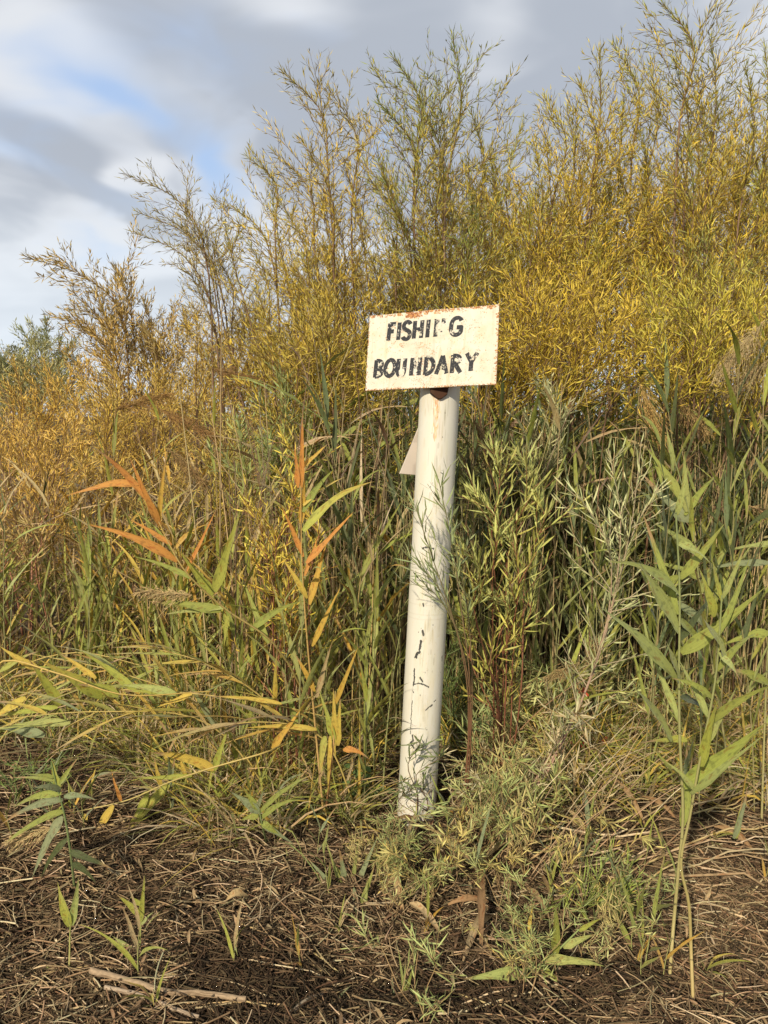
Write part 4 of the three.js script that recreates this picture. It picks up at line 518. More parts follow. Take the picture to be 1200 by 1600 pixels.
{ // little broad-leaved plant left of the post's foot
  R = rngOf(120); const b = G(575, 1262), root = thing('broadleaf_plant', b, 'small dark green plant with oval leaves left of the foot of the post', 'wild plant');
  for (const [x, y] of [[545, 1200], [580, 1205], [600, 1235], [560, 1230], [535, 1225], [592, 1255], [556, 1250]]) {
    const tip = at(x, y, -b.z + rr(-0.04, 0.04)), q = curve(b, b.clone().lerp(tip, 0.5).add(V(0, 0.03, 0)), tip, 6), S = new MB(b); S.tube(q, 0.0013, 0.0008, 4, [0.13, 0.12, 0.05], [0.14, 0.2, 0.06]); S.build('stem', stemMat, root);
    for (let k = 0; k < 4; k++) { const p = q[3 + Math.min(3, k)], a = R() * 7, d = V(Math.cos(a), rr(-0.1, 0.4), Math.sin(a) * 0.8).normalize(), L = rr(0.025, 0.042), M = new MB(b); M.blade(p, p.clone().addScaledVector(d, L * 0.5).add(V(0, 0.004, 0)), p.clone().addScaledVector(d, L), V(0, 1, 0.5).normalize(), L * 0.55, vary([0.10, 0.17, 0.04]), vary([0.13, 0.2, 0.05]), { segs: 6, profile: 'lance', fold: 0.2 }); M.build('leaf', leafMat, root); }
  }
}

// plume reeds: a stalk with a feathery head
function plumeReed(label, base, tip, dir, L, o) {
  R = rngOf(o.seed); const b = V(base[0], gh(base[0], base[1]), base[1]), e = at(tip[0], tip[1], -base[1] + (tip[2] || 0));
  const path = spline([b, V(b.x + (e.x - b.x) * 0.2, b.y + (e.y - b.y) * 0.5, b.z + (e.z - b.z) * 0.4), e], 10), root = thing('plume_reed', b, label, 'reed', o.group);
  reedParts(root, path, { r: 0.003, stemCol: [0.38, 0.28, 0.12], n: 6, t0: 0.3, cols: o.cols || [C.green, C.lime, C.olive], len: [0.2, 0.34], w: [0.012, 0.019] });
  const M = new MB(root.position), d = V(dir[0], dir[1], dir[2] || 0).normalize(); plume(M, e, d, L, o.col || C.plume, 0, o.droop ?? 1); M.build('plume', dryMat, root, null, 'stuff');
  return root;
}
[
  ['brown drooping plume of a reed at the left, the larger of two beside each other', [250, 640], 3.45, [0.6, -0.3], 0.32, [0.33, 0.19, 0.07]],
  ['brown drooping plume of a reed at the left, the smaller of two beside each other', [180, 640], 3.5, [0.7, 0.2], 0.3, [0.36, 0.21, 0.07]],
  ['rust brown reed plume high in the left thicket', [330, 575], 3.6, [0.8, -0.2], 0.28, [0.30, 0.18, 0.07]],
  ['tan reed plume low on the left above the grass', [262, 700], 3.3, [0.5, -0.5], 0.26, [0.34, 0.22, 0.09]],
  ['golden reed plume hanging in the dark thicket right of the plate', [1000, 600], 3.0, [0.3, -0.7], 0.27, [0.52, 0.35, 0.12]],
  ['pale tan reed plume under the tallest shrub at the right edge', [1195, 500], 2.95, [-0.5, -0.6], 0.32, [0.52, 0.40, 0.2]],
  ['second tan reed plume at the right edge, the lower one', [1205, 560], 3.0, [-0.6, -0.5], 0.26, [0.44, 0.33, 0.16]],
  ['thin brown reed plume beside the golden one in the dark thicket', [1060, 625], 3.05, [0.5, -0.5], 0.22, [0.36, 0.25, 0.10]],
  ['brown reed plume low in the thicket right of the red-stemmed sapling', [945, 985], 2.7, [-0.3, -0.6], 0.16, [0.36, 0.26, 0.12]],
  ['brown reed plume lowest in the thicket right of the post', [905, 1035], 2.6, [-0.6, -0.3], 0.15, [0.36, 0.26, 0.11]],
  ['light brown reed plume at the right edge half way up', [1170, 790], 2.75, [0.7, -0.2], 0.2, [0.42, 0.29, 0.13]],
  ['dry brown plume just right under the plate', [740, 655], 2.85, [0.3, -0.6], 0.2, [0.34, 0.23, 0.10]],
].forEach(([label, px, d, dir, L, col], i) => plumeReed(label, [at(px[0] + (i % 3 - 1) * 25, 700, d).x - 0.05, -d], px, dir, L, { seed: 200 + i, col }));

// ---------------------------------------------------------------- the thicket: reeds that can be picked out, and behind them the mass
const edge = (x) => 2.5 + smooth(-0.45, -1.15, x) * 0.72 + smooth(0.0, 0.3, x) * 0.4;      // where the thicket begins, metres ahead
const WIND = V(-0.06, 0, 0.02);
const kinds = {
  green: { h: [1.0, 1.42], stemCol: [0.26, 0.23, 0.09], cols: [C.green, C.green, C.deep, [0.19, 0.24, 0.09], C.pale], n: 11, t0: 0.28 },
  straw: { h: [1.0, 1.5], stemCol: [0.38, 0.28, 0.13], cols: [C.straw, C.dry, C.olive, C.brown], n: 4, t0: 0.3 },
  yellow: { h: [0.6, 0.95], stemCol: [0.46, 0.32, 0.12], cols: [C.lime, C.yellow, C.gold, C.lime, C.green, C.straw], n: 9, t0: 0.15 },
  low: { h: [0.5, 0.9], stemCol: [0.24, 0.24, 0.09], cols: [C.green, C.pale, C.lime, C.green], n: 8, t0: 0.15 },
};
const KL = {
  green: ['green reed stalk of the thicket', 'green reeds of the thicket'], straw: ['dry straw-coloured reed stalk of the thicket', 'dry reed stalks of the thicket'],
  yellow: ['yellowing reed stalk of the thicket', 'yellowing reeds of the thicket'], low: ['short leafy reed at the thicket foot', 'short reeds at the thicket foot'],
};
R = rngOf(300);
const proto = {};
for (const k in kinds) {
  proto[k] = [];
  for (let v = 0; v < 5; v++) {
    const K = kinds[k], g = new THREE.Group(), h = rr(...K.h), path = stalkPath(V(0, 0, 0), h, V(gauss() * 0.1, 0, gauss() * 0.1), V(gauss() * 0.14, 0, gauss() * 0.1));
    reedParts(g, path, { r: 0.0034, stemCol: vary(K.stemCol, 0.15), n: K.n, t0: K.t0, cols: K.cols, len: k === 'low' ? [0.18, 0.32] : [0.22, 0.4], w: [0.012, 0.022], wind: WIND, droop: [0.15, 0.9] });
    proto[k].push(g);
  }
}
function standReed(kind, x, z, s = 1) {
  const o = pick(proto[kind]).clone(); o.name = numbered({ green: 'green_reed', straw: 'dry_reed', yellow: 'yellow_reed', low: 'short_reed' }[kind]);
  o.position.set(x, gh(x, z) - 0.01, z); o.rotation.set(gauss() * 0.06, R() * 6.28, gauss() * 0.06); o.scale.setScalar(s); const zn = zone(x, z); tag(o, KL[kind][0] + ' ' + zn, 'reed', KL[kind][1] + ' ' + zn); scene.add(o);
}
// where a reed of the thicket stands, said by the things beside it
function zone(x, z) { const c = Math.cos(PITCH), s = Math.sin(PITCH), y = 0.6 - EYE, px = 600 + FL * x / -(y * s + z * c); return px < 110 ? 'at the left edge of the photo' : px < 300 ? 'behind the leaning reed with orange leaves' : px < 460 ? 'around the yellow willow sapling' : px < 620 ? 'between the upright orange leaves and the post' : px < 720 ? 'behind the post' : px < 860 ? 'around the red-stemmed sapling' : px < 1000 ? 'behind the pale leaning plant' : px < 1110 ? 'behind the tall foreground reed' : 'at the right edge of the photo'; }
const clearOf = (x, z) => !(z > -2.75 && Math.abs(x - 0.13) < 0.2);
for (let k = 0; k < 90; k++) { const x = rr(-0.1, 2.0); standReed('green', x, -(edge(x) + 0.05 + Math.pow(R(), 1.2) * 0.8), rr(0.85, 1.1)); }
for (let k = 0; k < 10; k++) { const x = rr(-1.9, -0.1); standReed('green', x, -(edge(x) + 0.3 + R() * 0.8), rr(0.6, 0.85)); }
for (let k = 0; k < 16; k++) { const x = rr(-0.4, 2.0); standReed('straw', x, -(edge(x) + R() * 0.8), rr(0.85, 1.1)); }
for (let k = 0; k < 52; k++) { const x = k < 6 ? rr(-0.6, 0.0) : rr(-2.0, 0.05); standReed('yellow', x, -(edge(x) + R() * 0.7), rr(0.8, 1.1)); }
for (let k = 0; k < 70; k++) { const x = rr(-2.1, 1.9), z = -(edge(x) - 0.15 + R() * 0.4); if (clearOf(x, z) || x < 0) standReed('low', x, z, rr(0.7, 1.05)); }

for (const [x, z, sc] of [[0.86, -2.45, 0.78], [1.0, -2.3, 0.8], [1.12, -2.5, 0.85], [0.78, -2.7, 0.8], [0.95, -2.62, 0.85], [1.2, -2.35, 0.75], [1.05, -2.75, 0.9]]) standReed('green', x, z, sc);
function instanced(name, geo, mat, items, label, category) {
  const m = new THREE.InstancedMesh(geo, mat, items.length), M = new THREE.Matrix4(), c = new THREE.Color();
  items.forEach((t, i) => { M.compose(t.p, t.q, t.s); m.setMatrixAt(i, M); c.setRGB(...t.c); m.setColorAt(i, c); });
  m.name = numbered(name); m.castShadow = m.receiveShadow = true; tag(m, label, category, null, 'stuff'); scene.add(m); return m;
}
const E3 = (x, y, z) => new THREE.Quaternion().setFromEuler(new THREE.Euler(x, y, z, 'YXZ'));
function reedGeo(K, h, n, segs = 5) {
  const M = new MB(), path = stalkPath(V(0, 0, 0), h, V(gauss() * 0.1, 0, gauss() * 0.1), V(gauss() * 0.14, 0, gauss() * 0.1), 6); M.tube(path, 0.0034, 0.0012, 4, K.stemCol, K.stemCol, false);
  for (let k = 0; k < n; k++) { const t = rr(K.t0, 1), f = Math.min(t, 0.999) * 6, j = Math.floor(f), p = path[j].clone().lerp(path[j + 1], f - j), a = R() * 7, u = rr(0.5, 1.4), d = V(Math.cos(a), u, Math.sin(a)).normalize().add(WIND), L = rr(0.2, 0.38), Cc = p.clone().addScaledVector(d, L * 0.5), e = d.clone(); e.y -= rr(0.1, 0.9); e.normalize(); const N = d.clone().cross(V(0, 1, 0)).cross(d).normalize().applyAxisAngle(d, gauss() * 0.6), c = vary(pick(K.cols), 0.2); M.blade(p, Cc, Cc.clone().addScaledVector(e, L * 0.5), N, rr(0.011, 0.02), c, tint(c, 1.15), { segs, fold: 0.25, twist: gauss() * 0.6 }); }
  return M.geo();
}
R = rngOf(310);
function mass(name, label, K, n, xr, dr, hs, leaves, tone = 1) {
  const V0 = 5, per = Math.ceil(n / V0), geos = []; for (let v = 0; v < V0; v++) geos.push(reedGeo(K, rr(...K.h), leaves));
  for (const g of geos) { const items = []; for (let k = 0; k < per; k++) { const d = dr[0] + (dr[1] - dr[0]) * R(), x = rr(...xr) * (d > 4 ? d / 4 : 1), dd = Math.max(d, edge(x) + 0.25), s = rr(...hs), t = tone * (1 + gauss() * 0.15); items.push({ p: V(x, gh(x, -dd) - 0.02, -dd), q: E3(gauss() * 0.08, R() * 6.28, gauss() * 0.08), s: V(s, s, s), c: [t, t * (1 + gauss() * 0.04), t] }); } instanced(name, g, leafMat, items, label, 'reeds'); }
}
mass('reed_thicket', 'mass of dark green reeds deep in the thicket', kinds.green, 760, [-0.4, 2.6], [3.3, 5.8], [0.85, 1.15], 10);
mass('reed_thicket', 'mass of dry and green reed stalks deep in the thicket', { ...kinds.straw, cols: [C.straw, C.olive, C.green, C.green] }, 380, [-0.5, 2.6], [3.1, 5.0], [0.8, 1.15], 7);
mass('reed_thicket', 'mass of tall green reeds at the very back of the thicket on the right', { ...kinds.green, h: [1.4, 1.75] }, 520, [-0.5, 2.4], [4.8, 7.5], [0.95, 1.15], 11);
mass('reed_thicket', 'mass of yellowing reeds in the left part of the thicket', { ...kinds.yellow, h: [0.75, 1.1], cols: [C.straw, C.gold, C.lime, C.olive, C.straw] }, 460, [-2.6, 0.0], [3.3, 6.0], [0.8, 1.1], 8);
mass('reed_thicket', 'mass of straw and orange reeds far back on the left', { ...kinds.yellow, h: [1.0, 1.4], cols: [C.straw, C.gold, C.olive, C.dry, C.lime] }, 900, [-3.4, 1.2], [6.0, 22.0], [0.95, 1.25], 9);
{ // bare canes, thin and crooked, that fill the dark understory on the right
  for (let v = 0; v < 4; v++) {
    const M = new MB(); for (let k = 0; k < 7; k++) { const b = V(gauss() * 0.12, 0, gauss() * 0.12), h = rr(0.9, 1.6), q = stalkPath(b, h, V(gauss() * 0.12, 0, gauss() * 0.1), V(gauss() * 0.2, 0, gauss() * 0.1), 7), c = vary(pick([C.straw, C.twig, [0.28, 0.2, 0.12], C.straw, [0.33, 0.27, 0.12]]), 0.2); M.tube(q, rr(0.0018, 0.0045), 0.0012, 4, c, c, false); if (R() < 0.6) { const a = q[5], e = a.clone().add(V(gauss() * 0.3, rr(0.1, 0.4), gauss() * 0.2)); M.tube(curve(a, a.clone().lerp(e, 0.5).add(V(0, 0.05, 0)), e, 4), 0.0014, 0.0008, 3, c, c, false); } }
    const items = []; for (let k = 0; k < 13; k++) { const x = rr(-0.6, 2.3), d = edge(x) + 0.05 + R() * 1.3; items.push({ p: V(x, gh(x, -d) - 0.02, -d), q: E3(0, R() * 6.28, 0), s: V(1, rr(0.8, 1.1), 1), c: [1, 1, 1] }); }
    instanced('bare_canes', M.geo(), stemMat, items, 'thin bare canes filling the shaded thicket behind the post', 'canes');
  }
}
{ // grass and tangled straw along the foot of the left thicket
  for (let v = 0; v < 5; v++) {
    const M = new MB(); for (let k = 0; k < 16; k++) { const a = R() * 7, p = V(gauss() * 0.04, 0, gauss() * 0.04), up = rr(0.4, 2), d = V(Math.cos(a), up, Math.sin(a)).normalize(), L = rr(0.12, 0.36), c = vary(pick([C.lime, C.pale, C.lime, C.green, C.straw, C.dry, C.yellow, C.straw].slice(v < 2 ? 0 : v - 1)), 0.2), Cc = p.clone().addScaledVector(d, L * 0.55), e = d.clone(); e.y -= rr(0.3, 1.4); e.normalize(); M.blade(p, Cc, Cc.clone().addScaledVector(e, L * 0.45), d.clone().cross(V(0, 1, 0)).cross(d).normalize().applyAxisAngle(d, gauss() * 0.8), rr(0.003, 0.009), c, tint(c, 1.2), { segs: 5, twist: gauss() }); }
    const items = []; for (let k = 0; k < 210; k++) { const x = R() < 0.62 ? rr(-2.5, 0.0) : rr(0.2, 1.9), far = R() - (x > 0.5 ? 0.35 : 0), d = edge(x) - (x < -0.3 ? 0.16 : 0.05) - 0.16 + far * 0.8; if (!clearOf(x, -d)) continue; const s = rr(0.7, 1.3); items.push({ p: V(x, gh(x, -d) - 0.01, -d), q: E3(gauss() * 0.15, R() * 6.28, gauss() * 0.15), s: V(s, s, s), c: [1, 1, 1] }); }
    instanced('grass', M.geo(), leafMat, items, 'tangled grass and blades along the foot of the thicket', 'grass');
  }
}

// ---------------------------------------------------------------- weeds in the litter, right of the post
{
  const wp = []; R = rngOf(400);
  for (let v = 0; v < 7; v++) {
    const g = new THREE.Group(), pal = [[[0.46, 0.42, 0.16], [0.40, 0.42, 0.15]], [[0.30, 0.33, 0.10], [0.36, 0.40, 0.14]], [[0.52, 0.42, 0.18], [0.46, 0.40, 0.14]], [[0.24, 0.29, 0.09], [0.32, 0.36, 0.13]], [[0.50, 0.40, 0.22], [0.52, 0.46, 0.26]], [[0.38, 0.38, 0.12], [0.30, 0.34, 0.10]], [[0.55, 0.40, 0.10], [0.48, 0.42, 0.14]]][v];
    for (let k = 0; k < 5; k++) { const S = new MB(), L = new MB(), h = rr(0.08, 0.3), a = R() * 7, l = rr(0.1, 0.8), tip = V(Math.cos(a) * h * l, h, Math.sin(a) * h * l); cane(S, L, canePath(V(gauss() * 0.015, 0, gauss() * 0.015), tip), { r: 0.0016, few: false, sp: 0.013, leafL: rr(0.04, 0.062), leafW: rr(0.0036, 0.0055), dens: 8, brL: 0.07, t0: 0.2, twigs: false, bare: 0, colA: pal[0], colB: pal[1], stemA: [0.36, 0.22, 0.1], stemB: [0.36, 0.26, 0.1], up: 0.2, ang: [0.5, 1.0] }); const st = S.build('stem', stemMat, g); L.build('foliage', smallLeafMat, st, null, 'stuff'); }
    wp.push(g);
  }
  const put = (px, py, s) => { const b = G(px, py), o = pick(wp).clone(); o.name = numbered('low_weed'); o.position.copy(b); o.rotation.y = R() * 6.28; o.scale.setScalar(s); const zn = py > 1400 ? 'in the litter near the bottom edge' : px < 735 ? 'close around the foot of the post' : px < 830 ? 'between the post and the pale leaning plant' : px < 930 ? 'around the foot of the pale leaning plant' : 'between the pale leaning plant and the tall foreground reeds'; tag(o, 'low straggly weed with narrow leaves ' + zn, 'weed', 'low weeds ' + zn); scene.add(o); };
  for (let k = 0; k < 30; k++) { const px = 735 + Math.abs(gauss()) * 180, py = rr(1170, 1400); put(px, py, 0.5 + 1.2 * R() * R()); }
  for (let k = 0; k < 12; k++) put(rr(640, 1000), rr(1400, 1590), rr(0.4, 0.8));
  for (let k = 0; k < 12; k++) put(rr(560, 720), rr(1345, 1440), rr(0.4, 0.6));
  for (let k = 0; k < 14; k++) put(rr(700, 1200), rr(1120, 1200), rr(0.8, 1.2));
  // bits of orange and red leaf among them
  for (const [x, y, c, what] of [[770, 1170, [0.62, 0.20, 0.04], 'orange leaf cluster of a weed right of the foot of the post'], [905, 1165, [0.55, 0.07, 0.03], 'bright red leaf cluster of a weed under the pale leaning plant'], [880, 1185, [0.65, 0.30, 0.04], 'orange leaf cluster beside the bright red one'], [715, 1275, [0.72, 0.42, 0.03], 'yellow leaf cluster low beside the foot of the post'], [722, 1248, [0.6, 0.12, 0.05], 'small red leaf cluster above the yellow one beside the post'], [900, 1325, [0.5, 0.14, 0.04], 'rusty red leaf cluster lowest right of the post'], [910, 1080, [0.6, 0.10, 0.04], 'red leaf cluster highest right of the post'], [940, 1160, [0.66, 0.14, 0.04], 'orange red leaf cluster right of the bright red one']]) {
    R = rngOf(x + y); const b = G(x, Math.max(y, 1190)), p = at(x, y, -b.z), root = thing('coloured_weed', V(p.x, b.y, b.z), what, 'weed'), S = new MB(root.position); S.tube(curve(b.clone().setX(p.x), p.clone().add(V(0.01, -0.02, 0)), p, 4), 0.0012, 0.0008, 4, C.redstem, C.redstem); S.build('stem', stemMat, root);
    for (let k = 0; k < 7; k++) { const a = R() * 7, d = V(Math.cos(a), rr(-0.3, 0.7), Math.sin(a)).normalize(), L = rr(0.02, 0.045), M = new MB(root.position); M.blade(p, p.clone().addScaledVector(d, L * 0.5), p.clone().addScaledVector(d, L).add(V(0, -0.006, 0)), V(0, 0.7, 0.7).applyAxisAngle(d, gauss()), L * 0.3, vary(c), vary(c), { segs: 4, profile: 'lance' }); M.build('leaf', leafMat, root); }
  }
}

{ // small green and yellow shoots that come up through the litter
  R = rngOf(470); const tp = [];
  for (let t = 0; t < 7; t++) { const g = new THREE.Group(), h = rr(0.05, 0.16); reedParts(g, stalkPath(V(0, 0, 0), h, V(gauss() * 0.3, 0, gauss() * 0.2), V(gauss() * 0.3, 0, gauss() * 0.2), 5), { r: 0.0016, stemCol: [0.3, 0.3, 0.1], n: 3 + (t % 4), t0: 0.1, len: [0.07, 0.17], w: [0.006, 0.013], cols: [[C.green, C.lime], [C.pale, C.grey], [C.lime, C.yellow], [C.green, C.grey], [C.gold, C.lime], [C.green], [C.straw, C.lime]][t], droop: [0.2, 1] }); tp.push(g); }
  const spots = []; for (let k = 0; k < 18; k++) spots.push([rr(0, 420), rr(1150, 1330)]); for (let k = 0; k < 12; k++) spots.push([rr(330, 640), rr(1270, 1420)]); for (let k = 0; k < 16; k++) spots.push([rr(640, 1010), rr(1300, 1590)]); for (let k = 0; k < 16; k++) spots.push([rr(980, 1200), rr(1150, 1560)]); for (let k = 0; k < 5; k++) spots.push([rr(0, 600), rr(1430, 1590)]);
  for (const [px, py] of spots) { const b = G(px, py), o = pick(tp).clone(), zn = py > 1430 && px < 640 ? 'in the dark litter at the bottom left' : px < 330 ? 'under the fallen yellow reed at the left' : px < 640 ? 'in the litter left of the foot of the post' : px < 980 ? 'among the weeds right of the post' : 'around the tall foreground reeds'; o.name = numbered('young_shoot'); o.position.copy(b); o.rotation.y = R() * 6.28; o.scale.setScalar(rr(0.7, 1.25)); tag(o, 'small young reed shoot ' + zn, 'shoot', 'young shoots ' + zn); scene.add(o); }
}
{ // thin bare stems that lean through the weeds
  R = rngOf(450);
  for (let k = 0; k < 46; k++) { const b = G(rr(690, 1010), rr(1180, 1400)), h = rr(0.12, 0.5), g = thing('leaning_stem', b, 'thin tan stem leaning through the weeds right of the post', 'weed stem', 'thin stems leaning through the weeds'), S = new MB(b), a = rr(-0.3, 0.9), e = b.clone().add(V(h * a, h * rr(0.5, 1), h * gauss() * 0.3)), c = vary(pick([C.straw, C.dry, [0.40, 0.26, 0.14], [0.36, 0.20, 0.10]]), 0.15); S.tube(curve(b, b.clone().lerp(e, 0.5).add(V(0, h * rr(0, 0.3), 0)), e, 7), rr(0.001, 0.0024), 0.0007, 5, c, c); S.build('stem', stemMat, g); }
}

// ---------------------------------------------------------------- fallen stalks, dead leaves, the two bleached sticks
{
  R = rngOf(500);
  const barkTex = dataTex(128, 512, (u, v) => { const k = 0.55 + 0.5 * fbm(u * 9, v * 40, 4, 81), c = smooth(0.62, 0.7, fbm(u * 14, v * 6, 3, 85)); return mix([k, k * 0.94, k * 0.86], [0.32, 0.25, 0.19], c * 0.6); });
  const stickMat = new THREE.MeshStandardMaterial({ name: 'bleached wood', vertexColors: true, map: barkTex, bumpMap: barkTex, bumpScale: 0.002, roughness: 0.85 });
  const stick = (label, pts, r0, r1, col) => { const p = pts.map(([x, y, h = 0]) => G(x, y).add(V(0, r0 + h + 0.014, 0))), root = thing('bleached_stick', p[0], label, 'stick'), S = new MB(root.position), q = spline(p, 18).map((a, i) => a.add(V(gauss() * 0.0012, gauss() * 0.0015 + (i % 6 === 0 ? 0.0008 : 0), gauss() * 0.001))); S.tube(q, r0, r1, 12, col, col, true); S.build('wood', stickMat, root);
    for (let k = 0; k < 3; k++) { const a = q[4 + k * 5], e = a.clone().add(V(rr(-0.01, 0.02), rr(0.004, 0.014), rr(0.005, 0.02))), N = new MB(root.position); N.tube([a, a.clone().lerp(e, 0.5), e], r0 * 0.45, r0 * 0.3, 7, col, tint(col, 0.7)); N.build('broken_twig', stickMat, root); } };
  stick('thicker bleached stick lying in the litter at the bottom left', [[143, 1537, 0.012], [200, 1552, 0.01], [260, 1566, 0.006], [330, 1572, 0.006], [386, 1578, 0.004]], 0.0072, 0.006, [0.36, 0.27, 0.17]);
  stick('thinner bleached stick in front of the thicker one, at the bottom edge', [[165, 1560, 0.008], [215, 1572, 0.008], [262, 1588, 0.006], [312, 1606, 0.004]], 0.005, 0.0042, [0.40, 0.32, 0.23]);
  const root1 = (label, pts, r, col, name = 'dry_stalk') => { const p = pts.map(([x, y, h = 0.012]) => G(x, y).add(V(0, h, 0))), g = thing(name, p[0], label, 'dry stalk', pts.grp), S = new MB(g.position); S.tube(spline(p, 10), r, r * 0.7, 6, col, col, true); S.build('stalk', dryMat, g); return g; };
  root1('thick grey-tan root-like stalk at the bottom edge right of the sticks', [[440, 1604, 0.01], [480, 1575, 0.02], [510, 1560, 0.012]], 0.006, [0.36, 0.29, 0.2]);
  root1('short tan stub of stalk lying alone in the middle of the litter', [[450, 1500, 0.012], [471, 1468, 0.02]], 0.0055, [0.5, 0.36, 0.2]);
  root1('short tan stalk lying near the right edge in the litter', [[1130, 1465, 0.01], [1190, 1390, 0.03]], 0.004, [0.55, 0.42, 0.22]);
  // dry stalks lying about, alike
  for (let k = 0; k < 110; k++) {
    const right = k % 2 === 0, px = right ? rr(820, 1220) : rr(0, 1000), py = right ? rr(1130, 1400) : rr(1290, 1590), b = G(px, py), a = right ? rr(-0.6, 0.2) : gauss() * 0.7 + (R() < 0.5 ? 0 : Math.PI), L = rr(0.12, right ? 0.5 : 0.34), d = V(Math.cos(a), 0, Math.sin(a));
    const g = thing('fallen_stalk', b, ...(right ? ['dry reed stalk lying in the tangle under the tall foreground reeds', 'dry stalk', 'dry stalks in the tangle at the right'] : px > 560 ? ['dry reed stalk lying in the litter in front of the post', 'dry stalk', 'dry stalks in front of the post'] : py > 1450 ? ['dry reed stalk lying in the litter around the bleached sticks', 'dry stalk', 'dry stalks around the bleached sticks'] : ['dry reed stalk lying in the litter under the fallen yellow reed', 'dry stalk', 'dry stalks under the fallen yellow reed'])), S = new MB(b), q = []; for (let j = 0; j <= 5; j++) { const p = b.clone().addScaledVector(d, L * (j / 5 - 0.5)); p.y = gh(p.x, p.z) + 0.016 + rr(0, 0.006) + (right ? rr(0.01, 0.05) : 0) ; q.push(p); }
    const c = vary(pick([C.dry, C.straw, [0.42, 0.32, 0.18], [0.33, 0.23, 0.12]]), 0.15), r = right ? rr(0.002, 0.0042) : rr(0.0014, 0.0032); S.tube(q, r, r * 0.8, 5, c, c, true); S.build('stalk', dryMat, g);
  }
  // curled dead reed leaves
  const dead = [[610, 1360, 632, 1450], [680, 1370, 676, 1430], [840, 1370, 862, 1430], [735, 1280, 790, 1330], [670, 1340, 745, 1345], [750, 1360, 752, 1505], [700, 1430, 770, 1420], [605, 1310, 660, 1290], [1110, 1400, 1100, 1420], [1195, 1215, 1190, 1240], [355, 1420, 392, 1412], [1115, 1310, 1180, 1340], [735, 1470, 780, 1440], [860, 1220, 900, 1120], [650, 1290, 620, 1390], [700, 1330, 760, 1400], [790, 1340, 730, 1390], [820, 1400, 860, 1450], [760, 1440, 720, 1520], [880, 1280, 930, 1330], [960, 1240, 1010, 1300], [640, 1430, 690, 1470], [1010, 1180, 1070, 1230], [1080, 1200, 1020, 1250], [1140, 1190, 1180, 1240], [1000, 1260, 1060, 1290], [1090, 1280, 1130, 1250], [930, 1180, 980, 1160], [760, 1110, 730, 1115], [990, 1150, 1040, 1215], [830, 1250, 760, 1290]];
  for (const [x0, y0, x1, y1] of dead) { const A = G(x0, y0).add(V(0, rr(0.012, 0.05), 0)), B = G(x1, y1).add(V(0, 0.012, 0)); const g = thing('dead_leaf', A, ...(x0 > 905 ? ['curled brown dead reed leaf under the tall foreground reeds', 'dead leaf', 'dead leaves under the foreground reeds'] : x0 > 590 ? ['curled brown dead reed leaf on the litter near the post and weeds', 'dead leaf', 'dead leaves near the post'] : ['curled brown dead reed leaf alone on the litter left of the blade tuft', 'dead leaf'])), M = new MB(A), Cc = A.clone().lerp(B, 0.5).add(V(0, 0.05, 0.02)), c = vary(pick([[0.42, 0.31, 0.16], [0.33, 0.23, 0.11], [0.27, 0.17, 0.08]]), 0.15); M.blade(A, Cc, B, V(gauss() * 0.4, 0.7, 0.7).normalize(), rr(0.012, 0.02), c, vary(tint(c, 0.8)), { segs: 10, fold: 0.7, twist: gauss() * 2.2, profile: 'lance', edge: 0.12 }); M.build('blade', dryMat, g); }
}

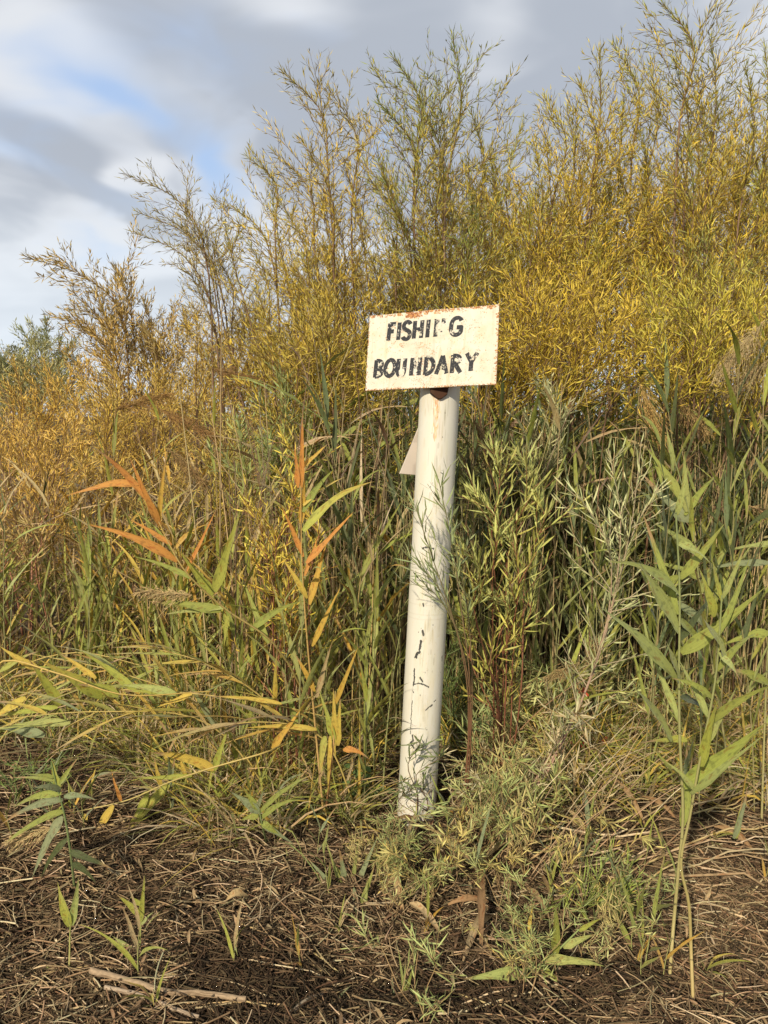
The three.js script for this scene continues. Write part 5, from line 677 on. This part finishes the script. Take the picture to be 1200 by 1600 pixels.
// ---------------------------------------------------------------- litter: a thick mat of broken straw and rotting leaf
{
  R = rngOf(600);
  const litter = (n, area, cols, len, thick, label, flat, lift = 0.02, tilt = 0.16) => {
    for (let v = 0; v < 3; v++) {
      const M = new MB();
      if (flat) M.blade(V(-0.5, 0, 0), V(0, rr(0.1, 0.3), rr(-0.1, 0.1)), V(0.5, 0, 0), V(0, 1, 0.2).normalize(), rr(0.10, 0.16), [1, 1, 1], [0.9, 0.9, 0.9], { segs: 4, profile: 'lance', fold: 0.5, twist: gauss() * 1.5 });
      else { const q = curve(V(-0.5, 0, 0), V(0, rr(0, 0.08), rr(-0.14, 0.14)), V(0.5, 0, 0), 4); M.tube(q, thick[0], thick[1], 4, [1, 1, 1], [0.9, 0.9, 0.9], false); }
      const items = [];
      for (let k = 0; k < n / 3; k++) { const [px, py] = area(); const p = G(px, py), s = rr(...len), c = vary(pick(cols), 0.28); if (cols !== DK && fbm(p.x * 3.1 + 5, p.z * 3.1, 4, 77) < rr(0.26, 0.46)) continue; p.y += rr(0.0, lift); items.push({ p, q: E3(gauss() * tilt, R() * 6.28, gauss() * tilt), s: V(s, s * rr(0.7, 1.4), s), c }); }
      instanced('reed_litter', M.geo(), dryMat, items, label, 'litter');
    }
  };
  const all = () => { const t = Math.pow(R(), 0.75); return [rr(-140, 1340), 1690 - t * (1690 - 1060)]; };
  const near = () => [rr(-60, 1260), rr(1230, 1680)];
  const DK = [[0.04, 0.027, 0.015], [0.065, 0.043, 0.023], [0.10, 0.066, 0.035], [0.15, 0.10, 0.054]], MD = [[0.20, 0.13, 0.07], [0.28, 0.19, 0.10], [0.13, 0.085, 0.045], [0.36, 0.25, 0.13]], LT = [[0.48, 0.36, 0.20], [0.58, 0.46, 0.28], [0.40, 0.30, 0.16]];
  litter(22000, all, DK, [0.010, 0.05], [0.036, 0.024], 'mat of dark rotting reed litter on the ground', false, 0.02, 0.25);
  litter(36000, all, DK, [0.03, 0.12], [0.017, 0.012], 'long dark straws in the rotting reed litter', false, 0.025, 0.2);
  litter(17000, all, DK, [0.010, 0.035], null, 'flakes of dark rotten leaf in the litter', true, 0.02, 0.4);
  litter(11000, all, MD, [0.010, 0.05], [0.032, 0.022], 'short brown broken straw in the litter', false, 0.03, 0.28);
  litter(19000, all, MD, [0.03, 0.12], [0.017, 0.012], 'long brown straw in the litter', false, 0.03, 0.22);
  litter(6500, all, MD, [0.015, 0.06], null, 'brown scraps of reed leaf in the litter', true, 0.03, 0.4);
  litter(7000, all, LT, [0.015, 0.12], [0.017, 0.012], 'pale broken straw lying on top of the litter', false, 0.035, 0.26);
  litter(260, near, LT, [0.02, 0.06], null, 'pale scraps of reed leaf on top of the litter', true, 0.03, 0.4);
}

// ---------------------------------------------------------------- far trees beyond the thicket on the left
[[15, 540, 62, 'hazy grey-green tree far off at the left edge of the photo'], [55, 522, 66, 'tallest hazy tree far off on the left skyline'], [345, 536, 58, 'far tree whose top shows beneath the left-sweeping shoots'], [110, 552, 70, 'lowest of the far trees on the left skyline']].forEach(([px, py, d, label], i) => {
  R = rngOf(700 + i); const top = at(px, py, d), b = V(top.x, gh(top.x, -d), -d), h = top.y - b.y, root = thing('distant_tree', b, label, 'tree'), S = new MB(b), L = new MB(b);
  S.tube([b.clone().add(V(0, -0.2, 0)), b.clone().add(V(0.1, h * 0.4, 0)), b.clone().add(V(-0.1, h * 0.85, 0))], 0.16, 0.04, 7, C.brown, C.brown); for (let k = 0; k < 9; k++) { const a = R() * 7, s = b.clone().add(V(0, h * rr(0.25, 0.7), 0)); S.tube([s, s.clone().add(V(Math.cos(a) * 0.8, 0.7, Math.sin(a) * 0.8)), s.clone().add(V(Math.cos(a) * 1.5, 1.6, Math.sin(a) * 1.5))], 0.06, 0.015, 5, C.brown, C.brown); }
  S.build('trunk', stemMat, root);
  for (let c = 0; c < 46; c++) { const t = Math.pow(R(), 0.7), a = R() * 7, rad = h * 0.3 * Math.sqrt(1 - t * 0.8) * Math.sqrt(R()), cc = V(b.x + Math.cos(a) * rad, b.y + h * (0.25 + 0.73 * t), b.z + Math.sin(a) * rad), cs = rr(0.35, 0.8); for (let k = 0; k < 70; k++) { const d1 = V(gauss(), gauss() + 0.4, gauss()).normalize(); L.small(cc.clone().add(V(gauss() * cs, gauss() * cs * 0.7, gauss() * cs)), d1, perp(d1), rr(0.16, 0.34), rr(0.06, 0.12), vary([0.28, 0.28, 0.17], 0.2), 0.1, true); } }
  L.build('crown', smallLeafMat, root, null, 'stuff');
});

scene.environmentIntensity = 1; scene.backgroundIntensity = 1;
renderer.setSize(768, 1024);
renderer.render(scene, camera);
